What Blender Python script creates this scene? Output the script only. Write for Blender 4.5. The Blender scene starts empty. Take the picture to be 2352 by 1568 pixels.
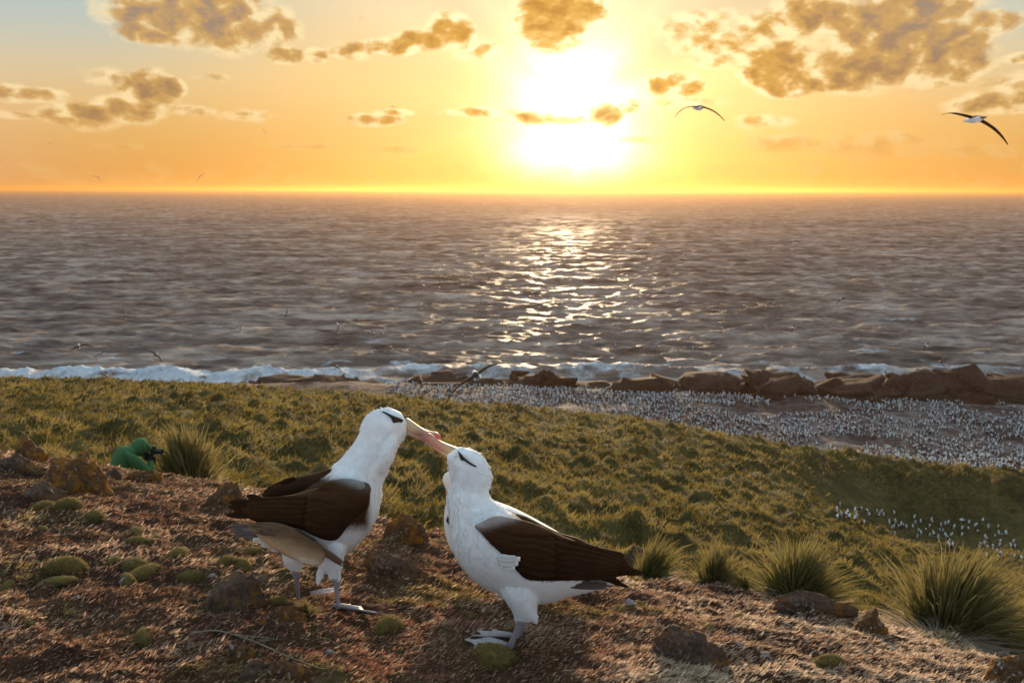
import bpy, bmesh, math, random
import numpy as np
from mathutils import Vector, Matrix, noise as mnoise
from mathutils.bvhtree import BVHTree

random.seed(7)
RNG = np.random.default_rng(11)
R = math.radians
S = bpy.context.scene
COL = S.collection

# ------------------------------------------------------------------ camera
CAMH = 30.0
F = 28.0 / 36.0 * 2352.0
TH = math.atan((784 - 437) / F)
CT, ST = math.cos(TH), math.sin(TH)
cam_d = bpy.data.cameras.new('camera')
cam_d.lens = 28; cam_d.sensor_width = 36
cam_d.clip_start = 0.05; cam_d.clip_end = 200000
cam_d.dof.use_dof = True; cam_d.dof.focus_distance = 2.45; cam_d.dof.aperture_fstop = 7.1
cam = bpy.data.objects.new('camera', cam_d); COL.objects.link(cam)
cam.location = (0, 0, CAMH); cam.rotation_euler = (R(90) - TH, R(-0.12), 0)
S.camera = cam

def P(px, py, Y):
    """photograph direction (2352 x 1568 grid) carried out to the depth Y"""
    u = (px - 1176) / F; v = (py - 784) / F
    k = CT - v * ST
    return Vector((u / k * Y, Y, CAMH - (ST + v * CT) / k * Y))
def proj(x, y, z):
    d = y * CT - (z - CAMH) * ST
    return 1176 + F * x / d, 784 - F * (y * ST + (z - CAMH) * CT) / d
def aim(px, py):
    p = P(px, py, 1.0) - Vector((0, 0, CAMH))
    return math.degrees(math.atan2(p.x, p.y)), math.degrees(math.atan2(p.z, math.hypot(p.x, p.y)))

# ------------------------------------------------------------------ sky
SUN_AZ, SUN_EL = aim(1312, 245)
sun_dir = Vector((math.sin(R(SUN_AZ)) * math.cos(R(SUN_EL)), math.cos(R(SUN_AZ)) * math.cos(R(SUN_EL)), math.sin(R(SUN_EL))))
W = bpy.data.worlds.new('World'); S.world = W; W.use_nodes = True
NT = W.node_tree; NT.nodes.clear()

class G:
    """small helper to write node graphs as expressions"""
    def __init__(s, nt): s.nt = nt
    def n(s, t, **kw):
        o = s.nt.nodes.new(t)
        for k, v in kw.items(): setattr(o, k, v)
        return o
    def put(s, sock, v):
        if hasattr(v, 'is_output') or isinstance(v, bpy.types.NodeSocket): s.nt.links.new(v, sock)
        else:
            if isinstance(v, (tuple, list)) and len(v) == 3 and sock.type == 'RGBA': v = (*v, 1)
            sock.default_value = v
    def m(s, op, a, b=0.0, c=None, clamp=False):
        o = s.n('ShaderNodeMath', operation=op, use_clamp=clamp)
        s.put(o.inputs[0], a); s.put(o.inputs[1], b)
        if c is not None: s.put(o.inputs[2], c)
        return o.outputs[0]
    def add(s, a, b): return s.m('ADD', a, b)
    def sub(s, a, b): return s.m('SUBTRACT', a, b)
    def mul(s, a, b): return s.m('MULTIPLY', a, b)
    def step(s, x, lo, hi):
        o = s.n('ShaderNodeMapRange', interpolation_type='SMOOTHSTEP')
        s.put(o.inputs[0], x); s.put(o.inputs[1], lo); s.put(o.inputs[2], hi)
        return o.outputs[0]
    def mix(s, f, a, b, bt='MIX'):
        o = s.n('ShaderNodeMix', data_type='RGBA', blend_type=bt)
        s.put(o.inputs[0], f); s.put(o.inputs[6], a); s.put(o.inputs[7], b)
        return o.outputs[2]
    def ramp(s, x, stops):
        o = s.n('ShaderNodeValToRGB'); cr = o.color_ramp
        while len(cr.elements) < len(stops): cr.elements.new(0.5)
        for e, (p, c) in zip(cr.elements, stops):
            e.position = p; e.color = (*c, 1)
        s.put(o.inputs[0], x); return o.outputs[0]
    def xyz(s, x, y, z):
        o = s.n('ShaderNodeCombineXYZ')
        for i, v in enumerate((x, y, z)): s.put(o.inputs[i], v)
        return o.outputs[0]
    def noise(s, vec, scale, detail=4, rough=0.5, dist=0.0):
        o = s.n('ShaderNodeTexNoise'); s.put(o.inputs['Vector'], vec)
        o.inputs['Scale'].default_value = scale; o.inputs['Detail'].default_value = detail
        o.inputs['Roughness'].default_value = rough; o.inputs['Distortion'].default_value = dist
        return o.outputs['Fac']

def build_sky():
    g = G(NT)
    tc = g.n('ShaderNodeTexCoord').outputs['Generated']
    nrm = g.n('ShaderNodeVectorMath', operation='NORMALIZE'); g.put(nrm.inputs[0], tc)
    sp = g.n('ShaderNodeSeparateXYZ'); g.put(sp.inputs[0], nrm.outputs[0])
    deg = 180 / math.pi
    az = g.mul(g.m('ARCTAN2', sp.outputs[0], sp.outputs[1]), deg)
    el = g.mul(g.m('ARCSINE', sp.outputs[2]), deg)
    dt = g.n('ShaderNodeVectorMath', operation='DOT_PRODUCT')
    g.put(dt.inputs[0], nrm.outputs[0]); dt.inputs[1].default_value = sun_dir
    ang = g.mul(g.m('ARCCOSINE', g.m('MINIMUM', dt.outputs['Value'], 0.999999)), deg)
    # clear sky: warm low in the sun's half, pale blue above, cool opposite the sun
    warm = g.ramp(g.m('DIVIDE', el, 60.0, clamp=True), [(0, (.44, .195, .040)), (.05, (.46, .245, .062)), (.13, (.52, .355, .135)),
                  (.20, (.46, .39, .235)), (.27, (.37, .41, .36)), (.42, (.55, .66, .74)), (1, (.58, .76, 1.04))])
    cool = g.ramp(g.m('DIVIDE', el, 60.0, clamp=True), [(0, (.88, .78, .76)), (.15, (.96, .93, 1.00)), (.35, (.86, 1.00, 1.24)), (1, (.58, .76, 1.04))])
    base = g.mix(g.step(ang, 25, 95), warm, cool)
    # faint extra blue at the flanks high up
    flank = g.mul(g.step(g.m('ABSOLUTE', g.sub(az, SUN_AZ)), 14, 33), g.step(el, 4, 13))
    base = g.mix(g.mul(flank, .85), base, (.235, .36, .39))
    nish = g.n('ShaderNodeTexSky', sky_type='NISHITA', sun_disc=False)
    nish.sun_elevation = R(SUN_EL); nish.sun_rotation = R(SUN_AZ); nish.altitude = 30; nish.dust_density = 2.0
    base = g.mix(1.0, base, g.mix(1.0, nish.outputs[0], (.010, .010, .012), 'MULTIPLY'), 'ADD')
    # glow round the sun
    e1 = g.m('EXPONENT', g.mul(g.mul(ang, ang), -1 / 15.0)); e2 = g.m('EXPONENT', g.mul(ang, -1 / 9.0))
    # beams fanning from the sun
    th = g.m('ARCTAN2', g.sub(el, SUN_EL), g.sub(az, SUN_AZ))
    ray = g.noise(g.xyz(g.m('COSINE', th), g.m('SINE', th), .3), 1.7, 2, .5)
    rayk = g.mul(g.sub(ray, .5), g.m('EXPONENT', g.mul(ang, -1 / 12.0)))
    e1 = g.mul(e1, g.add(.45, g.mul(g.noise(g.xyz(az, g.mul(el, 1.6), 2.0), .33, 3, .5), 1.1)))
    glow = g.mix(1.0, g.mix(1.0, (1.0, .92, .70), g.mul(e1, 1.35), 'MULTIPLY'), g.mix(1.0, (1.0, .66, .20), g.mul(e2, .18), 'MULTIPLY'), 'ADD')
    la, le = aim(1315, 352)
    gx = g.mul(g.sub(az, la), 1 / 4.0); gy = g.mul(g.sub(el, le), 1 / 1.7)
    e3 = g.m('EXPONENT', g.mul(g.m('MULTIPLY_ADD', gx, gx, g.mul(gy, gy)), -1.0))
    glow = g.mix(1.0, glow, g.mix(1.0, (1.0, .86, .56), g.mul(e3, 1.0), 'MULTIPLY'), 'ADD')
    sky = g.mix(1.0, base, glow, 'ADD')
    sky = g.mix(1.0, sky, g.add(1.0, g.mul(rayk, 1.5)), 'MULTIPLY')
    # clouds: soft lobes broken up by fractal noise, in degrees of azimuth and height
    k = 180 / math.pi / F
    lobes = [(430, 40, 175, 62, 1), (335, 72, 70, 30, .9), (530, 60, 80, 60, .9), (430, -30, 170, 60, 1),
             (640, 70, 50, 48, .65), (655, 128, 45, 20, .85), (728, 128, 30, 17, .75), (810, 118, 60, 20, .6), (905, 108, 70, 20, .85),
             (965, 95, 70, 26, 1), (1035, 68, 56, 36, .9), (1100, 118, 60, 20, .45), (343, 212, 62, 45, 1), (295, 255, 72, 32, .95),
             (195, 268, 85, 30, .85), (385, 205, 36, 26, .9), (255, 180, 50, 18, .45), (30, 218, 60, 18, .75), (95, 222, 55, 16, .6),
             (45, 268, 50, 8, .45), (1268, 45, 95, 72, 1.15), (1320, 15, 80, 48, 1), (860, 276, 70, 15, .8), (905, 258, 50, 9, .5),
             (1390, 262, 44, 32, 1.1), (1228, 271, 56, 17, 1), (1300, 276, 110, 12, .8), (1440, 240, 40, 20, .6), (1110, 258, 90, 12, .55),
             (1790, 148, 85, 60, .9), (1805, 195, 62, 30, .9), (2000, 150, 150, 55, 1), (2060, 72, 150, 78, 1), (1880, 35, 130, 45, .8),
             (2165, 105, 95, 70, 1), (2205, 145, 60, 36, .85), (2110, 15, 130, 50, .95), (1950, 182, 110, 30, .9), (1740, 72, 70, 36, .55),
             (1600, 55, 90, 30, .45), (1650, 110, 90, 40, .45), (2285, 232, 95, 24, .8), (2330, 185, 60, 20, .5), (2270, 50, 70, 26, .65),
             (1545, 195, 80, 28, .7), (1480, 320, 70, 10, .5), (1560, 235, 90, 12, .4), (1805, 335, 90, 26, .45), (2010, 335, 130, 28, .45),
             (1750, 280, 60, 16, .4), (700, 338, 80, 9, .45), (285, 340, 45, 8, .4), (900, 345, 70, 8, .35), (570, 268, 50, 14, .35), (2240, 345, 80, 14, .35),
             (2350, 130, 40, 10, .5), (485, 180, 30, 9, .3), (430, 255, 50, 12, .4)]
    field = None
    for (x, y, rx, ry, st) in lobes:
        a, e = aim(x, y)
        qx = g.mul(g.sub(az, a), 1 / (rx * k * 1.0)); qy = g.mul(g.sub(el, e), 1 / (ry * k * 1.0))
        q = g.m('MULTIPLY_ADD', qx, qx, g.mul(qy, qy))
        v = g.mul(g.sub(1.0, q), st)
        field = v if field is None else g.m('SMOOTH_MAX', field, v, .25)
    # the same kind of broken cloud goes on outside the frame
    pv = g.xyz(g.mul(az, .16), g.mul(el, .30), 3.7)
    far = g.mul(g.sub(g.noise(pv, 1.0, 5, .55), .60), 4.0)
    inview = g.mul(g.step(g.m('ABSOLUTE', az), 38, 32), g.step(el, 15.5, 13))
    far = g.m('MULTIPLY_ADD', inview, -1.5, far)
    field = g.m('MAXIMUM', field, g.mul(far, g.step(el, 1, 5)))
    field = g.m('MAXIMUM', field, -2.2)
    cv = g.xyz(az, g.mul(el, 1.6), 0.0)
    ln = g.m('MAXIMUM', ang, .3)
    cvs = g.xyz(g.m('MULTIPLY_ADD', g.m('DIVIDE', g.sub(SUN_AZ, az), ln), .8, az), g.mul(g.m('MULTIPLY_ADD', g.m('DIVIDE', g.sub(SUN_EL + 2.0, el), ln), .8, el), 1.6), 0.0)
    fb = g.noise(cv, .62, 6, .52, .3); fbs = g.noise(cvs, .62, 7, .56, .3)
    fine = g.noise(cv, 2.4, 4, .5)
    lit = g.mul(g.sub(g.noise(cv, .62, 3, .5, .3), g.noise(cvs, .62, 3, .5, .3)), 3.0)
    f2 = g.add(field, g.add(g.mul(g.sub(fb, .5), 1.55), g.mul(g.sub(fine, .5), .35)))
    dens = g.step(f2, -.22, .45)
    core = g.step(g.sub(g.add(f2, g.mul(g.sub(fine, .5), .3)), g.mul(lit, .9)), .50, 1.35)
    near = g.step(ang, 22, 4); low = g.step(el, 5.0, 2.2)
    thin = g.mix(.75, sky, g.mix(near, (.76, .60, .33), (1.05, .88, .50)))
    mid = g.mix(near, (.46, .27, .085), (.58, .30, .038))
    dark = g.mix(near, (.25, .145, .07), (.40, .18, .018))
    dark = g.mix(g.mul(g.step(ang, 12, 24), g.step(el, 5, 12)), dark, (.25, .18, .135))
    thin = g.mix(g.mul(low, .9), thin, (.58, .36, .13)); mid = g.mix(g.mul(low, .9), mid, (.52, .29, .085)); dark = g.mix(g.mul(low, .9), dark, (.47, .25, .075))
    cloud = g.mix(g.step(g.sub(f2, g.mul(lit, .9)), .05, .70), thin, mid)
    cloud = g.mix(core, cloud, dark)
    cloud = g.mix(g.step(ang, 30, 90), cloud, g.mix(core, (.66, .64, .66), (.46, .47, .54)))
    sunthru = g.mul(g.m('EXPONENT', g.mul(ang, -1 / 2.2)), 1.2)
    cloud = g.mix(1.0, cloud, g.mix(1.0, (.8, .68, .36), g.mul(sunthru, g.sub(1.1, core)), 'MULTIPLY'), 'ADD')
    sky = g.mix(g.mul(dens, g.sub(.95, g.mul(low, .45))), sky, cloud)
    bg = g.n('ShaderNodeBackground'); g.put(bg.inputs[0], sky); bg.inputs[1].default_value = 1.0
    out = g.n('ShaderNodeOutputWorld'); g.nt.links.new(bg.outputs[0], out.inputs[0])
build_sky()
W.cycles.sampling_method = 'MANUAL'; W.cycles.sample_map_resolution = 1024

sun_d = bpy.data.lights.new('sun', 'SUN'); sun_d.energy = 5.0; sun_d.angle = R(3); sun_d.color = (1.0, .74, .44)
sun = bpy.data.objects.new('sun', sun_d); COL.objects.link(sun)
sun.rotation_euler = sun_dir.to_track_quat('Z', 'Y').to_euler(); sun.location = (0, 0, 60)

S.render.engine = 'CYCLES'
vs = S.view_settings
vs.view_transform = 'Standard'; vs.look = 'None'; vs.exposure = 0.45; vs.gamma = 1.0; vs.use_curve_mapping = False
S.cycles.use_denoising = True; S.cycles.denoiser = 'OPENIMAGEDENOISE'
S.cycles.max_bounces = 5; S.cycles.diffuse_bounces = 2; S.cycles.glossy_bounces = 2; S.cycles.transmission_bounces = 3
S.cycles.volume_bounces = 0; S.cycles.transparent_max_bounces = 4; S.cycles.sample_clamp_indirect = 3.0
S.cycles.caustics_reflective = False; S.cycles.caustics_refractive = False
S.cycles.use_adaptive_sampling = True; S.cycles.adaptive_threshold = 0.02

# ------------------------------------------------------------------ helpers
def tag(o, label=None, cat=None, group=None, kind=None):
    if label: o['label'] = label
    if cat: o['category'] = cat
    if group: o['group'] = group
    if kind: o['kind'] = kind
    return o
def empty(name, loc):
    o = bpy.data.objects.new(name, None); COL.objects.link(o); o.location = loc; o.empty_display_size = .05
    return o
def mesh_obj(name, verts, faces, mat, parent=None, base=None, smooth=True, col=None, link=True):
    verts = np.asarray(verts, dtype=np.float64).reshape(-1, 3)
    if base is not None: verts = verts - np.array(base)
    me = bpy.data.meshes.new(name)
    if isinstance(faces, np.ndarray):
        n, k = faces.shape
        me.vertices.add(len(verts)); me.vertices.foreach_set('co', verts.astype(np.float32).ravel())
        me.loops.add(n * k); me.loops.foreach_set('vertex_index', faces.astype(np.int32).ravel())
        me.polygons.add(n); me.polygons.foreach_set('loop_start', np.arange(0, n * k, k, dtype=np.int32))
        me.update(calc_edges=True); me.validate()
    else:
        me.from_pydata(verts.tolist(), [], faces); me.update()
    me.polygons.foreach_set('use_smooth', [smooth] * len(me.polygons))
    if col is not None: set_col(me, col)
    if mat is not None: me.materials.append(mat)
    o = bpy.data.objects.new(name, me)
    if link: COL.objects.link(o)
    if parent: o.parent = parent
    elif base is not None: o.location = base
    return o
def set_col(me, col):
    c = np.ones((len(me.vertices), 4), dtype=np.float32); c[:, :3] = col
    a = me.color_attributes.new('tint', 'FLOAT_COLOR', 'POINT'); a.data.foreach_set('color', c.ravel())
def sstep(x, a, b):
    t = np.clip((np.asarray(x, float) - a) / (b - a), 0, 1); return t * t * (3 - 2 * t)

def _h(ix, iy, s):
    h = (ix.astype(np.int64) * 374761393 + iy.astype(np.int64) * 668265263 + s * 2147483647) & 0xFFFFFFFF
    h = ((h ^ (h >> 13)) * 1274126177) & 0xFFFFFFFF
    h = (h ^ (h >> 16)) & 0xFFFFFFFF
    return h.astype(np.float64) / 4294967296.0
def vnoise(x, y, s=0):
    x = np.asarray(x, float); y = np.asarray(y, float)
    ix = np.floor(x); iy = np.floor(y); fx = x - ix; fy = y - iy
    def gr(i, j):
        a = _h(ix + i, iy + j, s) * 2 * np.pi
        return np.cos(a) * (fx - i) + np.sin(a) * (fy - j)
    ux = fx ** 3 * (fx * (fx * 6 - 15) + 10); uy = fy ** 3 * (fy * (fy * 6 - 15) + 10)
    a = gr(0, 0) * (1 - ux) + gr(1, 0) * ux; b = gr(0, 1) * (1 - ux) + gr(1, 1) * ux
    return (a * (1 - uy) + b * uy) * 1.4
def fbm(x, y, o=4, s=0, r=.5):
    t = 0; a = 1.0; n = 0
    for i in range(o):
        t = t + a * vnoise(x * 2 ** i + 17.3 * i, y * 2 ** i - 9.1 * i, s + i); n += a; a *= r
    return t / n
def catmull(A, m):
    A = np.asarray(A, float); B = np.vstack([2 * A[0] - A[1], A, 2 * A[-1] - A[-2]]); out = []
    for i in range(1, len(B) - 2):
        p0, p1, p2, p3 = B[i - 1:i + 3]
        for t in np.arange(m) / m:
            out.append(.5 * ((2 * p1) + (p2 - p0) * t + (2 * p0 - 5 * p1 + 4 * p2 - p3) * t * t + (3 * p1 - p0 - 3 * p2 + p3) * t ** 3))
    out.append(B[-2]); return np.array(out)

# ------------------------------------------------------------------ materials
def new_mat(name):
    m = bpy.data.materials.new(name); m.use_nodes = True; nt = m.node_tree; nt.nodes.clear()
    g = G(nt); out = g.n('ShaderNodeOutputMaterial'); return m, g, out
def principled(g, out, color, rough=.8, spec=.3, bump=None, bstr=.3, bdist=.01, **kw):
    b = g.n('ShaderNodeBsdfPrincipled'); g.put(b.inputs['Base Color'], color); g.put(b.inputs['Roughness'], rough)
    b.inputs['Specular IOR Level'].default_value = spec
    for k, v in kw.items(): g.put(b.inputs[k.replace('_', ' ')], v)
    if bump is not None:
        bn = g.n('ShaderNodeBump'); g.put(bn.inputs['Height'], bump); bn.inputs['Strength'].default_value = bstr; bn.inputs['Distance'].default_value = bdist
        g.nt.links.new(bn.outputs[0], b.inputs['Normal'])
    if out: g.nt.links.new(b.outputs[0], out.inputs[0])
    return b
def tint(g): return g.n('ShaderNodeAttribute', attribute_name='tint').outputs['Color']
def pos(g): return g.n('ShaderNodeNewGeometry').outputs['Position']
def objc(g): return g.n('ShaderNodeTexCoord').outputs['Object']

def mat_blade(name, trans=.4, rough=.7, spec=.15):
    m, g, out = new_mat(name)
    c = tint(g)
    b = principled(g, None, c, rough, spec)
    t = g.n('ShaderNodeBsdfTranslucent'); g.put(t.inputs[0], c)
    mx = g.n('ShaderNodeMixShader'); mx.inputs[0].default_value = trans
    g.nt.links.new(b.outputs[0], mx.inputs[1]); g.nt.links.new(t.outputs[0], mx.inputs[2]); g.nt.links.new(mx.outputs[0], out.inputs[0])
    return m
M_BLADE = mat_blade('grass_blade', .45)
M_SPRIG = mat_blade('heath_sprig', .30, .75)
M_MOSS = mat_blade('moss', .25, .85)

def mat_plumage():
    m, g, out = new_mat('plumage')
    c = tint(g); o = objc(g)
    fine = g.noise(o, 260, 3, .6); big = g.noise(o, 18, 4, .6)
    c2 = g.mix(1.0, c, g.ramp(big, [(.3, (.88, .88, .88)), (.7, (1.06, 1.06, 1.06))]), 'MULTIPLY')
    principled(g, out, c2, .72, .2, g.add(fine, g.mul(big, .6)), .15, .004, Sheen_Weight=.08, Sheen_Roughness=.5)
    return m
M_PLUME = mat_plumage()
def mat_wing():
    m, g, out = new_mat('wing_feathers')
    c = tint(g); o = objc(g)
    mp = g.n('ShaderNodeMapping'); g.put(mp.inputs[0], o); mp.inputs['Scale'].default_value = (14, 60, 90)
    st = g.noise(mp.outputs[0], 1.0, 4, .6)
    big = g.noise(o, 22, 4, .6)
    c2 = g.mix(1.0, c, g.ramp(g.add(g.mul(st, .5), g.mul(big, .5)), [(.3, (.65, .65, .65)), (.7, (1.35, 1.33, 1.3))]), 'MULTIPLY')
    principled(g, out, c2, .75, .08, st, .5, .004)
    return m
M_WING = mat_wing()
def mat_bill():
    m, g, out = new_mat('bill_horn')
    c = tint(g); n = g.noise(objc(g), 60, 3, .5)
    c2 = g.mix(1.0, c, g.ramp(n, [(.3, (.86, .84, .84)), (.7, (1.06, 1.06, 1.06))]), 'MULTIPLY')
    principled(g, out, c2, .45, .35, n, .1, .003, Subsurface_Weight=.0)
    return m
M_BILL = mat_bill()
def mat_plain(name, c, rough=.8, spec=.3, scale=30, amp=.25, bstr=.3, bd=.01):
    m, g, out = new_mat(name); n = g.noise(objc(g), scale, 5, .6)
    c2 = g.mix(1.0, c, g.ramp(n, [(.3, (1 - amp,) * 3), (.7, (1 + amp,) * 3)]), 'MULTIPLY')
    principled(g, out, c2, rough, spec, n, bstr, bd); return m
M_EYE = mat_plain('eye_black', (.012, .009, .008), .12, .6, 20, .1, 0)
M_STRIPE = mat_plain('brow_feathers', (.035, .022, .016), .7, .2, 200, .3)
M_FOOT = mat_plain('foot_skin', (.40, .36, .38), .5, .35, 90, .22, .4, .003)
M_BLACK = mat_plain('camera_black', (.02, .02, .022), .4, .4, 40, .2, .1)
M_GLASS = mat_plain('lens_glass', (.02, .02, .03), .05, .8, 10, .1, 0)

def mat_vcol(name, rough=.85, scale=80, bd=.004, bs=.4, amp=.2):
    m, g, out = new_mat(name); n = g.noise(objc(g), scale, 5, .65)
    c2 = g.mix(1.0, tint(g), g.ramp(n, [(.3, (1 - amp,) * 3), (.7, (1 + amp,) * 3)]), 'MULTIPLY')
    principled(g, out, c2, rough, .2, n, bs, bd); return m
M_FLEECE = mat_vcol('fleece', .95, 120, .004, .5)
M_SEABIRD = mat_vcol('seabird_plumage', .8, 20, .01, .1, .1)

def mat_ground():
    m, g, out = new_mat('heath_soil'); p = pos(g)
    a = g.noise(p, 1.6, 5, .6); b = g.noise(p, 14, 6, .7); c = g.noise(p, 90, 4, .7)
    col = g.ramp(a, [(.30, (.050, .022, .014)), (.48, (.095, .046, .028)), (.60, (.09, .058, .026)), (.72, (.17, .10, .064))])
    col = g.mix(1.0, col, g.ramp(b, [(.32, (.45, .42, .40)), (.55, (1.0, 1.0, 1.0)), (.75, (1.7, 1.6, 1.5))]), 'MULTIPLY')
    principled(g, out, col, .95, .1, g.add(g.mul(b, .8), g.mul(c, .5)), .9, .02); return m
def mat_hill():
    m, g, out = new_mat('tussock_turf'); p = pos(g)
    a = g.noise(p, .22, 5, .6); b = g.noise(p, 1.6, 5, .65); c = g.noise(p, 9, 4, .7)
    col = g.ramp(g.add(g.mul(a, .5), g.mul(b, .5)), [(.32, (.022, .018, .008)), (.45, (.050, .040, .014)), (.56, (.088, .068, .022)), (.70, (.15, .11, .042))])
    principled(g, out, col, .95, .1, g.add(b, g.mul(c, .5)), .9, .12); return m
def mat_shore():
    m, g, out = new_mat('colony_ground'); p = pos(g)
    a = g.noise(p, .12, 5, .6); b = g.noise(p, .9, 5, .7)
    col = g.ramp(g.add(g.mul(a, .45), g.mul(b, .55)), [(.34, (.035, .015, .009)), (.46, (.075, .040, .030)), (.54, (.16, .12, .11)), (.70, (.30, .26, .26))])
    principled(g, out, col, .9, .2, b, .8, .4); return m
def mat_rock(name, dark, mid, orange, pale, oamt, pamt, sc):
    m, g, out = new_mat(name); o = objc(g)
    a = g.noise(o, 2.2 * sc, 6, .65); b = g.noise(o, 9 * sc, 6, .7)
    col = g.ramp(g.add(g.mul(a, .5), g.mul(b, .5)), [(.35, dark), (.62, mid)])
    l1 = g.step(g.add(g.noise(o, 1.7 * sc, 5, .7, .5), g.mul(g.sub(b, .5), .35)), .62 - oamt, .72 - oamt)
    col = g.mix(l1, col, g.mix(b, orange, tuple(x * .45 for x in orange)))
    mp = g.n('ShaderNodeMapping'); g.put(mp.inputs[0], o); mp.inputs['Location'].default_value = (5, 3, 9)
    l2 = g.step(g.add(g.noise(mp.outputs[0], 2.4 * sc, 5, .75, .8), g.mul(g.sub(b, .5), .4)), .66 - pamt, .76 - pamt)
    col = g.mix(g.mul(l2, .85), col, pale)
    principled(g, out, col, .9, .2, g.add(a, g.mul(b, .7)), .9, .06 / sc); return m
M_GROUND, M_HILL, M_SHORE = mat_ground(), mat_hill(), mat_shore()
M_ROCK = mat_rock('lichen_rock', (.040, .023, .016), (.14, .088, .062), (.24, .11, .026), (.40, .37, .38), .10, .04, 9)
M_ROCKO = mat_rock('orange_lichen_rock', (.042, .022, .013), (.16, .078, .034), (.33, .135, .020), (.42, .40, .44), .13, .06, 10)
M_STONE = mat_plain('pale_stone', (.34, .32, .34), .85, .2, 40, .4)
M_CRAG = mat_rock('shore_crag', (.022, .011, .008), (.088, .044, .028), (.12, .06, .03), (.18, .12, .10), .0, -.03, .55)

# ------------------------------------------------------------------ terrain heights
KPX = np.array([0, 300, 600, 950, 1450, 1800, 2100, 2352], float)
def drop_of(px, py, Y): return CAMH - P(px, py, Y).z
RIDGE = [(1043, 6.5), (1086, 6.2), (1128, 5.5), (1218, 4.5), (1315, 3.8), (1380, 3.35), (1432, 3.1), (1522, 2.85)]
rY = np.array([r[1] for r in RIDGE]); rD = np.array([drop_of(KPX[i], r[0], r[1]) for i, r in enumerate(RIDGE)])
KN = [(np.full(8, -6.0), np.full(8, .95)), (np.zeros(8), np.full(8, 1.13)),
      (np.full(8, 2.0), np.array([1.28, 1.275, 1.285, 1.315, 1.345, 1.365, 1.385, 1.40])),
      (rY, rD), (rY + 1.1, rD + .80),
      (np.full(8, 13.0), np.array([4.95, 5.12, 5.5, 6.05, 6.8, 7.3, 7.9, 8.5])),
      (np.full(8, 30.0), np.array([8.7, 8.8, 9.1, 9.7, 11.8, 13.3, 15.0, 16.0])),
      (np.full(8, 50.0), np.array([12.9, 12.9, 13.1, 14.3, 16.5, 19.6, 23.3, 24.6])),
      (np.full(8, 60.0), np.array([14.95, 14.95, 15.3, 16.5, 18.4, 21.7, 27.2, 27.3])),
      (np.full(8, 70.0), np.array([16.95, 17.0, 17.7, 18.6, 20.3, 22.9, 25.0, 25.9])),
      (np.full(8, 80.0), np.array([24.4, 24.4, 24.4, 24.5, 25.8, 26.7, 27.2, 27.3])), (np.full(8, 100.0), np.array([24.75, 24.75, 24.75, 24.8, 26.0, 26.7, 27.1, 27.4])), (np.full(8, 109.0), np.array([27.4, 27.4, 27.4, 27.4, 27.9, 28.2, 28.4, 28.4])),
      (np.full(8, 126.0), np.full(8, 33.0)), (np.full(8, 160.0), np.full(8, 36.0))]
UG = np.linspace(-1.1, 1.1, 221)
YG = np.concatenate([np.linspace(-6, 14, 401), np.linspace(14.25, 160, 584)])
def pchip(x, y, xi):
    h = np.diff(x); d = np.diff(y) / h; n = len(x); s = np.zeros(n)
    for i in range(1, n - 1):
        if d[i - 1] * d[i] > 0:
            w1 = 2 * h[i] + h[i - 1]; w2 = h[i] + 2 * h[i - 1]; s[i] = (w1 + w2) / (w1 / d[i - 1] + w2 / d[i])
    s[0] = d[0]; s[-1] = d[-1]
    j = np.clip(np.searchsorted(x, xi) - 1, 0, n - 2); t = (xi - x[j]) / h[j]
    return (y[j] * (1 + 2 * t) * (1 - t) ** 2 + s[j] * h[j] * t * (1 - t) ** 2 + y[j + 1] * t * t * (3 - 2 * t) + s[j + 1] * h[j] * t * t * (t - 1))
KU = np.array([(p - 1176) / F / (CT - .2 * ST) for p in KPX])
ky = np.array([np.interp(UG, KU, a) for a, b in KN]); kd = np.array([np.interp(UG, KU, b) for a, b in KN])
kern = np.exp(-np.linspace(-2, 2, 15) ** 2); kern /= kern.sum()
def smooth_u(a): return np.array([np.convolve(np.pad(r, 7, mode='edge'), kern, mode='valid') for r in a])
ky, kd = smooth_u(ky), smooth_u(kd)
TAB = np.array([pchip(ky[:, i], kd[:, i], YG) for i in range(len(UG))])
RIDGE_Y = ky[3]
def ridge_y(u): return np.interp(u, UG, RIDGE_Y)
def drop_smooth(x, y):
    u = np.clip(x / np.maximum(y, 1.6), -1.1, 1.1); yy = np.clip(y, -6, 160)
    fi = (u + 1.1) / 2.2 * 220; i = np.clip(fi.astype(int), 0, 219); fu = fi - i
    j = np.clip(np.searchsorted(YG, yy) - 1, 0, len(YG) - 2); fv = (yy - YG[j]) / (YG[j + 1] - YG[j])
    return (TAB[i, j] * (1 - fu) * (1 - fv) + TAB[i + 1, j] * fu * (1 - fv) + TAB[i, j + 1] * (1 - fu) * fv + TAB[i + 1, j + 1] * fu * fv)
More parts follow.
